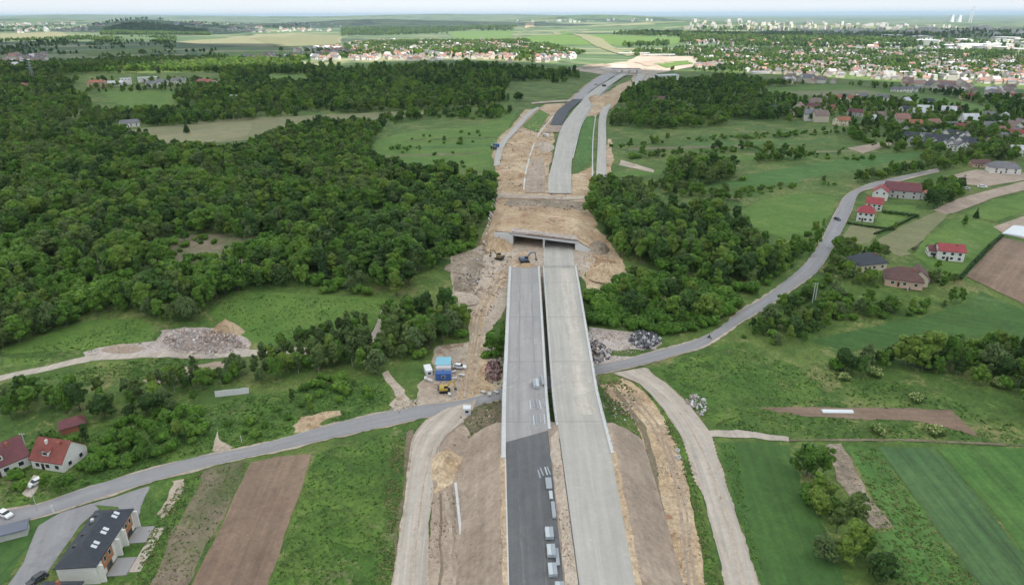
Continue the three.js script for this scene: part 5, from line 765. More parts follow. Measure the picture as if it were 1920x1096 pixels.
grove('tree in the green belt beside the far interchange', 'suburb trees', [[1200, 165], [1230, 152], [1420, 146], [1440, 166], [1300, 192], [1220, 196], [1160, 200], [1165, 180]], 11, 8, 13, BL, { patchy: 0.28 });
grove('tree between the sunlit houses of the town', 'town trees', [[600, 112], [1000, 118], [1100, 100], [1000, 74], [700, 78], [600, 92]], 12, 6, 11, BL, { patchy: 0.34 });
grove('tree between the sunlit houses of the town', 'town trees', [[1220, 132], [1960, 152], [1960, 98], [1300, 88], [1180, 96]], 12, 6, 11, BL, { patchy: 0.34 });
grove('tree in the dark wood on the far ridge', 'far woods', [[1170, 90], [1290, 87], [1700, 92], [1725, 80], [1500, 68], [1290, 62], [1150, 66]], 20, 14, 20, BL, { patchy: 0.32 });
grove('tree in the dark wood on the lone hill', 'far woods', [[188, 66], [395, 66], [390, 58], [330, 50], [270, 43], [230, 46], [195, 56]], 15, 14, 20, BL, { ignore: true });
grove('tree in the blue wood on the far slope', 'far woods', [[640, 68], [760, 65], [960, 62], [970, 50], [640, 52]], 26, 14, 20, BL, { patchy: 0.38 });
grove('tree in the hedgerows of the far farmland', 'far woods', [[-100, 135], [90, 120], [300, 108], [640, 112], [600, 92], [330, 98], [330, 70], [-100, 76]], 24, 9, 14, BL, { patchy: 0.52 });
grove('tree in the scattered copses toward the horizon', 'far woods', [[-100, 60], [190, 58], [640, 52], [640, 44], [-100, 44]], 60, 14, 20, BL, { patchy: 0.52 });
grove('tree in the parks of the far city', 'far woods', [[1290, 84], [1960, 96], [1960, 56], [1290, 50]], 44, 14, 20, BL, { patchy: 0.47 });
// single plants that can be told apart
const one = (k, px, h, label, tone) => { const p = P(...px); plant(k, p.x, -p.z, h, label, undefined, tone); plants[plants.length - 1].keep = true; };
one('elder', [1719, 752], 3.6, 'white flowering elder shrub on the rough slope above the fallow strip');
one('elder', [1646, 812], 3.8, 'pale flowering elder shrub below the white sheet on the fallow strip', 0);
one('elder', [1756, 815], 4.0, 'tall flowering elder shrub at the wide end of the fallow strip', 1);
one('elder', [1640, 705], 4.2, 'flowering elder shrub in front of the big dark trees');
one('elder', [1582, 712], 3.4, 'low flowering elder shrub at the foot of the field hedge');
one('elder', [1870, 725], 4.2, 'flowering elder shrub at the end of the field hedge');
one('broadleaf', [1512, 892], 11, 'big round dark tree at the corner of the crop field', 2);
one('broadleaf', [1532, 930], 8, 'yellowish tree behind the big round one in the crop row', 5);
one('broadleaf', [1605, 1040], 9, 'dark dense tree halfway along the crop row', 6);
one('willow', [1545, 1050], 7.5, 'grey green willow in front of the crop row', 1);
one('broadleaf', [1650, 1090], 8, 'bushy tree at the near end of the crop row', 0);
one('broadleaf', [1735, 690], 15, 'broad dark tree towering over the field hedge', 6);
one('broadleaf', [1780, 695], 14, 'second broad dark tree towering over the field hedge', 2);
one('broadleaf', [1700, 685], 13, 'spreading dark tree at the field hedge', 6);
one('broadleaf', [1850, 675], 12, 'dark round tree behind the end of the field hedge', 2);
one('willow', [1440, 610], 10, 'grey willow leaning over the bend of the cross road', 0);
one('willow', [705, 700], 10, 'grey willow where the stream belt meets the dirt track', 0);
one('willow', [775, 660], 11, 'tall grey willow beside the site containers', 0);
one('broadleaf', [1808, 425], 7, 'round garden tree behind the red roofed house', 3);
one('conifer', [1830, 410], 7, 'dark conifer beside the round garden tree', 0);
one('broadleaf', [1678, 432], 5.5, 'dark garden tree at the dry field corner', 6);
one('conifer', [350, 250], 13, 'lone dark columnar tree on the straw field', 0);
one('shrub', [985, 436.5], 1.6, 'small green bush sprouting on the bridge edge');
plants.pop();
// the largest stand as things of their own, the rest of each kind as one mass
{
  const seen = plants.map((p) => { const y = terrain(p.x, -p.d), q = toPix(new THREE.Vector3(p.x, y + p.h * 0.6, -p.d)); p.y = y; p.big = q[0] > -30 && q[0] < 1950 && q[1] > 0 && q[1] < 1130 ? p.h * (p.kind === 'shrub' || p.kind === 'elder' ? 1.3 : 1) / q[2] : 0; return p; });
  const quota = { broadleaf: 300, conifer: 60, slender: 150, shrub: 280, elder: 30, willow: 60 }, mass = {};
  seen.sort((a, b) => (b.keep ? 1 : 0) - (a.keep ? 1 : 0) || b.big - a.big);
  for (const p of seen) {
    const K = KINDS[p.kind], s = p.h / 10, sw = s * p.w;
    if (p.big > 0 && quota[p.kind]-- > 0) {
      const v = K[p.v], name = WORD[p.kind], g = thing(name, p.label.replace(/^(tree|broadleaf tree)/, { conifer: 'dark conifer', slender: 'slender pale trunked tree', shrub: 'green bush', elder: 'flowering elder', willow: 'grey green willow', broadleaf: '$1' }[p.kind]).replace(/^(shrub or young tree|young tree|bush|bright green bush|lone bush)/, (m) => p.kind === 'broadleaf' ? 'young broadleaf tree' : p.kind === 'slender' ? 'slender young tree' : p.kind === 'elder' ? 'flowering elder' : m.replace('shrub or young tree', 'bush')), { shrub: 'shrub', elder: 'shrub' }[p.kind] || 'tree', p.group ? p.group : undefined);
      g.position.set(p.x, p.y, -p.d); g.rotation.y = p.turn; g.scale.set(sw, s, sw);
      part('trunk', v.trunk, v.bark, g); part('crown', v.crown, LEAVES[p.kind][p.tone], g);
    } else (mass[p.kind + p.v] ??= { v: K[p.v], kind: p.kind, list: [] }).list.push(p);
  }
  const m4 = new THREE.Matrix4(), q = new THREE.Quaternion(), up = new THREE.Vector3(0, 1, 0), leafWhite = leafMat(1, 1, 1);
  for (const { v, kind, list } of Object.values(mass)) {
    const im = new THREE.InstancedMesh(v.far, [leafWhite, std(1, 1, 1, 0.95)], list.length);
    list.forEach((p, i) => { const s = p.h / 10; q.setFromAxisAngle(up, p.turn); m4.compose(new THREE.Vector3(p.x, p.y, -p.d), q, new THREE.Vector3(s * p.w, s, s * p.w)); im.setMatrixAt(i, m4); const t = TONES[p.kind][p.tone], k = 0.85 + 0.3 * hash2(i, 7); im.setColorAt(i, col(t[0] * k, t[1] * k, t[2] * k * 0.72)); });
    im.name = numbered({ broadleaf: 'broadleaf_woodland', conifer: 'conifer_woodland', slender: 'slender_woodland', shrub: 'scrubland', elder: 'elder_thicket', willow: 'willow_woodland' }[kind]); im.castShadow = im.receiveShadow = true;
    im.userData = { kind: 'stuff', label: `mass of ${kind === 'shrub' ? 'green scrub' : kind + ' trees'} reaching toward the horizon`, category: kind === 'shrub' || kind === 'elder' ? 'scrub' : 'woodland' }; scene.add(im);
  }
  console.log('plants', plants.length, Object.entries(mass).map(([k, m]) => k + ':' + m.list.length).join(' '));
}
// ---------------------------------------------------------------- site equipment and small things
const zinc = std(0.50, 0.54, 0.56, 0.55, { metalness: 0.15 }), zincDark = std(0.34, 0.37, 0.40, 0.55, { metalness: 0.2 }), rubber = std(0.03, 0.03, 0.03, 0.9), paintW = std(0.74, 0.74, 0.74, 0.35), timber = std(0.33, 0.24, 0.15, 0.9);
const DECK = (px, py) => PE(px, py, 8.03);
function bundle(label, px, py, w, len, h, turn = 0, packs = 2, mat = zinc) { // guard-rail steel stacked on bearers
  const g = thing('steel_bundle', label, 'steel bundle', 'steel bundles on the unfinished carriageway'); g.position.copy(DECK(px, py)); g.rotation.y = turn;
  for (const z of [-0.32, 0.32]) box(g, 'bearer', timber, [w, 0.12, 0.15], [0, 0.06, z * len]);
  const beam = new THREE.BoxGeometry(1, 1, 1);
  for (let k = 0; k < packs; k++) { const pw = w / packs * 0.92, x = (k - (packs - 1) / 2) * w / packs, n = Math.max(2, Math.round(h / 0.16)); for (let j = 0; j < n; j++) { const b = part('rail', beam, (j + k) % 3 ? mat : zincDark, g, [x + (j % 2 ? 0.03 : -0.03), 0.12 + (j + 0.5) * h / n, (j % 3 - 1) * 0.05]); b.scale.set(pw, h / n * 0.86, len); } }
}
bundle('high double steel bundle, first of the three in line on fresh asphalt', 1030, 1003, 1.9, 3.4, 1.0, 0.02);
bundle('high double steel bundle in the middle of the three on fresh asphalt', 1033.5, 1036, 1.9, 3.4, 1.0, 0.02);
bundle('high double steel bundle, last of the three on fresh asphalt', 1036, 1072, 1.9, 3.4, 1.0, 0.02);
bundle('double steel bundle past the line of three on fresh asphalt', 1050, 1108, 1.9, 3.4, 1.0, 0.02);
bundle('low stack of grey steel sheets beside the loose rails', 1029, 908, 1.6, 4.4, 0.5, 0.02, 1, zincDark);
bundle('narrow steel bundle just past the grey steel sheets', 1033, 930, 0.9, 3.0, 0.5, 0.02, 1);
bundle('long narrow steel bundle between the sheets and the high bundles', 1038, 958, 0.9, 5.6, 0.6, 0.02, 1);
bundle('narrow flat steel bundle against the central strip', 1045, 1045, 0.8, 5.2, 0.3, 0.02, 1, zincDark);
bundle('high white double bundle on the grey viaduct deck', 1005, 722, 1.9, 5.0, 1.1, 0.03);
bundle('slim bundle leaning beside the white double bundle', 1017, 715, 0.8, 6, 0.7, 0.05, 1, zincDark);
{ // loose rails
  const r = rng(5); for (let k = 0; k < 14; k++) { const far = k < 10, px = far ? 993 + (k % 5) * 6.5 + r() * 2 : [1011, 1016, 1024, 1029][k - 10], py = far ? (k < 5 ? 755 : 784) + r() * 5 : 880 + r() * 10, m = new THREE.Mesh(unit, k % 3 ? zincDark : zinc); m.scale.set(0.34, 0.1, far ? 5.2 : 3.4); m.position.copy(DECK(px, py)); m.position.y += 0.06; m.rotation.y = (far ? 0.05 : 0.16) + (r() - 0.5) * 0.12; m.name = numbered('loose_rail'); m.userData = { label: far ? 'loose steel rail lying behind the white bundle on the deck' : 'loose steel rail lying beside the grey sheets on asphalt', category: 'steel rail', group: far ? 'loose rails on the deck' : 'loose rails on the asphalt' }; scene.add(shade(m)); }
}
const onG0 = (px, py) => { const p = P(px, py); p.y += GRADE(4, -p.z); return p; };
// site cabins
function cabin(label, px, py, w, l, h, mat, roof, y = 0, turn = 0) {
  const g = thing('site_cabin', label, 'site cabin', 'site cabins'), c = P(px, py); g.position.copy(c); g.position.y += y + GRADE(3, -c.z); g.rotation.y = turn;
  const sh = new THREE.Shape(), n = 20, pts = []; for (const [ax, ay, bx, by] of [[-w / 2, -l / 2, w / 2, -l / 2], [w / 2, -l / 2, w / 2, l / 2], [w / 2, l / 2, -w / 2, l / 2], [-w / 2, l / 2, -w / 2, -l / 2]]) { const dx = bx - ax, dy = by - ay, q = Math.hypot(dx, dy), nx = dy / q, ny = -dx / q; for (let k = 0; k < n; k++) { const t = k / n, o = k % 4 < 2 ? 0.04 : 0; pts.push(new THREE.Vector2(ax + dx * t - nx * o, ay + dy * t - ny * o)); } }
  sh.setFromPoints(pts); const e = new THREE.ExtrudeGeometry(sh, { depth: h - 0.12, bevelEnabled: false }); e.rotateX(-Math.PI / 2); part('wall', e, mat, g);
  box(g, 'roof', roof, [w + 0.1, 0.14, l + 0.1], [0, h - 0.05, 0]); windowOn(g, '+x', l * 0.2, h * 0.58, 1.1, 1.0, w, l); windowOn(g, '+x', -l * 0.25, h * 0.42, 0.9, 1.9, w, l, 'door'); windowOn(g, '+z', 0, h * 0.58, 1.3, 1.0, w, l); return g;
}
const blueL = std(0.13, 0.36, 0.50, 0.5), blueD = std(0.03, 0.10, 0.30, 0.5), cabW = std(0.62, 0.62, 0.62, 0.6);
cabin('pale blue site cabin with light blue roof', 832, 690, 5.4, 6.2, 2.9, blueL, std(0.22, 0.47, 0.58, 0.5));
cabin('site cabin with grey white roof between the blue ones', 832, 700, 5.4, 2.4, 2.7, cabW, std(0.5, 0.48, 0.48, 0.6));
cabin('deep blue site cabin beside the yellow machine', 832, 711, 5.6, 2.5, 2.7, blueD, blueD);
cabin('small light grey cabin on the corner by the viaduct', 876, 775, 2.4, 2.4, 2.3, cabW, std(0.66, 0.68, 0.7, 0.5));
cabin('low white store container beside the dirt ramp', 803, 700, 2.4, 5.0, 2.3, cabW, paintW, 0, 0.3);
{ const r = rng(61); for (let k = 0; k < 9; k++) { const [px, py] = [[798, 712], [806, 716], [850, 700], [852, 712], [866, 706], [843, 742], [930, 738], [918, 742], [906, 738]][k], g = thing('material_stack', 'small stack of planks and boards on the site yard', 'material stack', 'stacks on the site yard'); g.position.copy(onG0(px, py)); g.rotation.y = r() * 3; for (let j = 0; j < 5; j++) box(g, 'board', j % 2 ? timber : M.concrete, [2.2 - r() * 0.5, 0.14, 0.9], [(r() - 0.5) * 0.3, 0.1 + j * 0.16, (r() - 0.5) * 0.2]); } }
// vehicles
const wheelG = new THREE.CylinderGeometry(0.33, 0.33, 0.24, 16).rotateZ(Math.PI / 2), hubG = new THREE.CylinderGeometry(0.19, 0.19, 0.26, 12).rotateZ(Math.PI / 2);
function carShell(len, prof, w) { const s = new THREE.Shape(prof.map(([z, y]) => new THREE.Vector2(z * len, y))); const e = new THREE.ExtrudeGeometry(s, { depth: w - 0.16, bevelEnabled: true, bevelSize: 0.08, bevelThickness: 0.08, bevelSegments: 2 }); e.translate(0, 0, -(w - 0.16) / 2); e.rotateY(-Math.PI / 2); return e; }
const bodyG = carShell(4.3, [[-0.5, 0.35], [0.5, 0.35], [0.5, 0.72], [0.3, 0.92], [-0.46, 0.95], [-0.5, 0.8]], 1.78), cabG = carShell(4.3, [[-0.44, 0.9], [0.26, 0.9], [0.1, 1.4], [-0.34, 1.42]], 1.56), topG = carShell(4.3, [[-0.35, 1.38], [0.1, 1.38], [0.08, 1.46], [-0.32, 1.47]], 1.5);
function car(label, pos, turn, paint, s = 1) { const g = thing('parked_car', label, 'car'); g.position.copy(pos); g.rotation.y = turn; g.scale.setScalar(s); part('body', bodyG, paint, g); part('window_band', cabG, glass, g); part('roof', topG, paint, g); for (const x of [-0.8, 0.8]) for (const z of [-1.32, 1.32]) { const w = part('wheel', wheelG, rubber, g, [x, 0.33, z]); const h = new THREE.Mesh(hubG, zinc); h.name = 'hub'; w.add(h); } for (const x of [-0.62, 0.62]) box(g, 'headlight', frameMat, [0.34, 0.14, 0.08], [x, 0.72, 2.22]); return g; }
const onG = (px, py, n = 5) => { const p = P(px, py); p.y += GRADE(n, -p.z) + 0.02; return p; };
car('white car parked on the grey driveway of the red roofed house', onG(68, 908), -0.5, paintW);
car('white car driving on the cross road past the low shed', onG(10, 968, 6), 1.15, paintW);
car('white pickup parked beside the blue site cabins', onG(862, 691), 1.4, paintW, 1.1);
car('black car driving on the hill road beside the small meadow', onG(1570, 414, 6), 0.25, std(0.04, 0.045, 0.06, 0.35));
car('silver car parked beside the upper ploughed field', onG(1812, 356), 1.0, std(0.5, 0.55, 0.6, 0.3));
car('white van parked at the field edge near the garden', onG(1842, 353), 1.2, paintW, 1.25);
car('dark car parked in front of the near driveway house', onG(70, 1090), -0.5, std(0.05, 0.05, 0.06, 0.35));
{ // motorcycle on the cross road bend
  const g = thing('motorcycle', 'dark motorcycle with rider on the cross road bend', 'motorcycle'); g.position.copy(onG(1330, 636, 6)); g.rotation.y = 0.9; const w = new THREE.TorusGeometry(0.28, 0.07, 8, 18).rotateY(Math.PI / 2); part('wheel', w, rubber, g, [0, 0.34, 0.7]); part('wheel', w, rubber, g, [0, 0.34, -0.7]);
  part('body', hullGeo([[-0.15, 0.35, -0.45], [0.15, 0.35, -0.45], [-0.15, 0.35, 0.45], [0.15, 0.35, 0.45], [-0.13, 0.95, 0.35], [0.13, 0.95, 0.35], [-0.12, 0.8, -0.7], [0.12, 0.8, -0.7]].map((q) => new THREE.Vector3(...q))), std(0.04, 0.04, 0.05, 0.4), g); box(g, 'handlebar', rubber, [0.75, 0.06, 0.06], [0, 1.08, 0.42]);
  const rider = thing('person', 'rider in dark clothes sitting on the motorcycle', 'person'); rider.position.copy(g.position); rider.rotation.y = 0.9; const cap = (a, b, r0, r1) => limb(new THREE.Vector3(...a), new THREE.Vector3(...b), r0, r1);
  const bodyParts = [cap([0, 0.85, -0.25], [0, 1.4, 0.0], 0.17, 0.2), cap([0, 1.4, 0.0], [0, 1.5, 0.03], 0.2, 0.07)]; for (const s of [-1, 1]) bodyParts.push(cap([s * 0.12, 0.88, -0.22], [s * 0.22, 0.75, 0.2], 0.1, 0.075), cap([s * 0.22, 0.75, 0.2], [s * 0.2, 0.35, 0.0], 0.075, 0.05), cap([s * 0.2, 1.36, 0.0], [s * 0.3, 1.1, 0.2], 0.065, 0.05), cap([s * 0.3, 1.1, 0.2], [s * 0.3, 1.08, 0.42], 0.05, 0.04));
  const bg = new THREE.SphereGeometry(0.2, 12, 8).translate(0, 1.38, 0); bodyParts.push(bg); part('clothed_body', mergeGeometries(bodyParts), std(0.05, 0.055, 0.08, 0.9), rider); part('helmet', new THREE.SphereGeometry(0.145, 14, 10).scale(1, 1.1, 1.15), std(0.05, 0.05, 0.06, 0.3), rider, [0, 1.62, 0.04]);
}
function excavator(label, pos, turn, paint, s = 1, reach = 1) {
  const g = thing('excavator', label, 'excavator', undefined); g.position.copy(pos); g.rotation.y = turn; g.scale.setScalar(s);
  const track = new THREE.Shape(); track.absarc(-1.5, 0.45, 0.45, Math.PI / 2, Math.PI * 1.5); track.absarc(1.5, 0.45, 0.45, -Math.PI / 2, Math.PI / 2); const tg = new THREE.ExtrudeGeometry(track, { depth: 0.55, bevelEnabled: false }); for (const z of [-1.35, 0.8]) part('track', tg, rubber, g, [0, 0, z]);
  const body = box(g, 'upper_body', paint, [3.0, 1.1, 2.5], [-0.5, 1.6, 0]); box(g, 'counterweight', darkTrim, [0.7, 1.0, 2.4], [-2.2, 1.65, 0]); const cab = box(g, 'cab', paint, [1.4, 1.5, 1.0], [0.5, 2.3, 0.75]); const p = new THREE.Mesh(unit, glass); p.name = 'cab_window'; p.scale.set(1.02, 0.6, 1.03); p.position.y = 0.12; cab.add(p);
  const bar = (n, a, b, r) => { const d = new THREE.Vector3(b[0] - a[0], b[1] - a[1], 0), m = part(n, unit, paint, g, [(a[0] + b[0]) / 2, (a[1] + b[1]) / 2, -0.25]); m.scale.set(d.length(), r, 0.4); m.rotation.z = Math.atan2(d.y, d.x); return m; };
  bar('boom', [0.8, 1.9], [2.6, 4.1], 0.55); bar('boom_tip', [2.5, 4.1], [4.6 * reach, 4.0], 0.48); bar('stick', [4.5 * reach, 4.1], [5.0 * reach, 1.4], 0.36);
  part('bucket', hullGeo([[-0.2, 0.5, -0.5], [-0.2, 0.5, 0.5], [0.5, 0.2, -0.5], [0.5, 0.2, 0.5], [0.7, -0.5, -0.5], [0.7, -0.5, 0.5], [-0.3, -0.3, -0.5], [-0.3, -0.3, 0.5]].map((q) => new THREE.Vector3(...q))), darkTrim, g, [4.9 * reach, 0.95, -0.25]);
}
excavator('dark blue excavator working at the end of the grey viaduct', onG(984, 493, 4), 0.2, std(0.10, 0.13, 0.2, 0.5), 1.15);
excavator('dark yellow excavator on the earth heap by the wing wall', onG(936, 487, 4), 2.6, std(0.20, 0.15, 0.07, 0.6), 1.0);
excavator('yellow excavator parked in front of the blue site cabins', onG(834, 735, 4), 0.1, std(0.52, 0.36, 0.06, 0.5), 0.95, 0.75);
for (const [x, y, w] of [[925, 282, 'dark'], [930, 277, 'blue'], [1023, 258, 'white'], [1132, 164, 'black'], [1118, 161, 'grey']]) { const g = thing('dump_truck', `${w} dump truck on the far works`, 'truck'); g.position.copy(onG(x, y, 6)); g.rotation.y = 0.5; const c = { dark: darkTrim, black: rubber, blue: blueD, white: paintW, grey: greyWall }[w]; box(g, 'cab', c, [2.5, 2.6, 2], [0, 1.9, 3.2]); part('tipper', hullGeo([[-1.2, 1.2, -3], [1.2, 1.2, -3], [-1.2, 1.2, 2], [1.2, 1.2, 2], [-1.4, 2.8, -3.4], [1.4, 2.8, -3.4], [-1.4, 2.8, 2.1], [1.4, 2.8, 2.1]].map((q) => new THREE.Vector3(...q))), w === 'white' ? zinc : c, g); for (const z of [-2.4, -1.2, 3]) for (const s of [-1, 1]) part('wheel', wheelG, rubber, g, [s * 1.1, 0.5, z]).scale.setScalar(1.6); }
{ // leaning precast panels behind the meadow
  const g = thing('panel_wall', 'row of four pale concrete panels standing in the meadow', 'panel wall'), a = onG(403, 744, 1), b = onG(467, 737, 1); for (let k = 0; k < 4; k++) { const p = new THREE.Vector3().lerpVectors(a, b, (k + 0.5) / 4), m = box(g, 'panel', M.concrete, [a.distanceTo(b) / 4 * 0.985, 2.2, 0.18], [p.x, p.y + 1.0 + (k % 2) * 0.06, p.z]); m.rotation.y = Math.atan2(-(b.z - a.z), b.x - a.x); m.rotation.x = -0.1; }
}
// concrete rings by the haul road
for (const [x, y, w] of [[1270, 847, 'first'], [1272, 860, 'second']]) { const g = new THREE.LatheGeometry([[0.55, 0], [0.75, 0], [0.75, 0.7], [0.55, 0.7], [0.55, 0]].map((q) => new THREE.Vector2(...q)), 22), m = new THREE.Mesh(g, M.concrete); m.position.copy(onG(x, y, 3)); m.name = numbered('concrete_ring'); m.userData = { label: `${w} concrete manhole ring beside the haul road`, category: 'concrete ring', group: 'manhole rings' }; scene.add(shade(m)); }
// white sheet on the fallow strip, polytunnel at the frame edge
{ const s = (name, label, px, L, D, H, turn) => { const sh = new THREE.Shape(); sh.absellipse(0, 0, D / 2, H, 0, Math.PI); const e = new THREE.ExtrudeGeometry(sh, { depth: L, bevelEnabled: false, curveSegments: 14 }); e.translate(0, 0, -L / 2); e.rotateY(Math.PI / 2); const m = new THREE.Mesh(e, std(0.66, 0.70, 0.72, 0.6)); m.name = numbered(name); m.position.copy(onG(...px, 3)); m.rotation.y = turn; m.userData = { label, category: name.replace('_', ' ') }; scene.add(shade(m)); };
  s('crop_cover', 'long white fleece cover lying on the fallow strip', [1570, 772], 10, 2.0, 0.5, -0.03); s('crop_cover', 'large pale fleece cover beside the steep ploughed field', [1915, 436], 22, 13, 0.9, 0.75); }
// poles, signs and posts
function pole(label, px, py, h, r, mat, arm) { const g = thing('utility_pole', label, 'pole'); g.position.copy(onG(px, py, 2)); part('post', new THREE.CylinderGeometry(r * 0.7, r, h, 8), mat, g, [0, h / 2 - 0.1, 0]); if (arm) { box(g, 'crossarm', mat, [arm, 0.12, 0.12], [0, h - 0.5, 0]); for (const s of [-1, 0, 1]) part('insulator', new THREE.CylinderGeometry(0.07, 0.07, 0.3, 8), frameMat, g, [s * arm * 0.42, h - 0.3, 0]); } return g; }
const paleC = std(0.45, 0.45, 0.44, 0.8);
pole('concrete power pole in the thicket below the dark roofed villa', 1522, 575, 11, 0.22, paleC, 2.4); pole('second concrete power pole beside the first in the thicket', 1527, 572, 10.5, 0.22, paleC, 0);
pole('street lamp post beside the cross road opposite the terraced house', 70, 958, 7, 0.1, paleC, 0); pole('concrete power pole between the two red roofed houses', 54, 858, 8.5, 0.16, paleC, 1.6); pole('white sign post at the field corner by the cross road', 453, 830, 2.6, 0.12, paintW, 0); pole('slim post at the garden corner near the blue shed', 100, 962, 2.5, 0.3, cabW, 0);
for (const [x, y, h] of [[62, 152, 30], [50, 104, 44]]) { const g = thing('power_pylon', h > 40 ? 'far lattice power pylon on the farmland' : 'lattice power pylon standing over the ridge woods', 'pylon'), k = h; g.position.copy(P(x, y)); for (const [sx, sz] of [[-1, -1], [1, -1], [1, 1], [-1, 1]]) part('leg', limb(new THREE.Vector3(sx * k * 0.09, -0.5, sz * k * 0.09), new THREE.Vector3(sx * 0.3, k, sz * 0.3), 0.28, 0.18), steel, g); for (const [t, w] of [[0.68, 0.22], [0.82, 0.17], [0.94, 0.12]]) box(g, 'crossarm', steel, [k * w * 2, 0.4, 0.5], [0, k * t, 0]); for (let j = 0; j < 6; j++) { const w = k * 0.09 * (1 - j / 7); box(g, 'brace', steel, [w * 2, 0.22, 0.22], [0, k * (0.1 + j * 0.13), w]); } }
{ // fence below the pink villa: posts and dark panels
  const g = thing('garden_fence', 'dark panel fence with pale posts below the brown roofed villa', 'fence'), a = P(1702, 545), b = P(1768, 520), n = 13; for (let k = 0; k <= n; k++) { const p = new THREE.Vector3().lerpVectors(a, b, k / n); box(g, 'post', cream, [0.3, 1.8, 0.3], [p.x, p.y + 0.85, p.z]); if (k < n) { const q = new THREE.Vector3().lerpVectors(a, b, (k + 0.5) / n), m = box(g, 'panel', darkTrim, [a.distanceTo(b) / n - 0.36, 1.3, 0.08], [q.x, q.y + 0.75, q.z]); m.rotation.y = Math.atan2(-(b.z - a.z), b.x - a.x); } }
}
{ // hedges round the gardens
  const hm = LEAVES.conifer; for (const [pts, h, label] of [[[[1655, 400], [1700, 405], [1720, 408]], 2.4, 'clipped dark hedge across the lawn of the red roofed houses'], [[[1590, 420], [1640, 428], [1675, 432]], 1.6, 'low hedge between the dry lawn and the white house'], [[[1640, 440], [1680, 425], [1720, 405]], 1.4, 'hedge along the dry field'], [[[1800, 525], [1850, 470], [1878, 445]], 2.2, 'scrubby hedge along the steep ploughed field']]) {
    const line = spline(pts.map(([x, y]) => P(x, y)), Math.round(P(...pts[0]).distanceTo(P(...pts[pts.length - 1])) / 1.1)), lobes = line.map((p, i) => [p.x - line[0].x, p.y - line[0].y + h * 0.5, p.z - line[0].z, h * 0.45, 1.1]); const m = new THREE.Mesh(leafCloud(lobes, lobes.length * 46, 0.42, 88), hm[0]); m.position.copy(line[0]); m.name = numbered('hedge'); m.userData = { label, category: 'hedge' }; scene.add(shade(m)); }
}
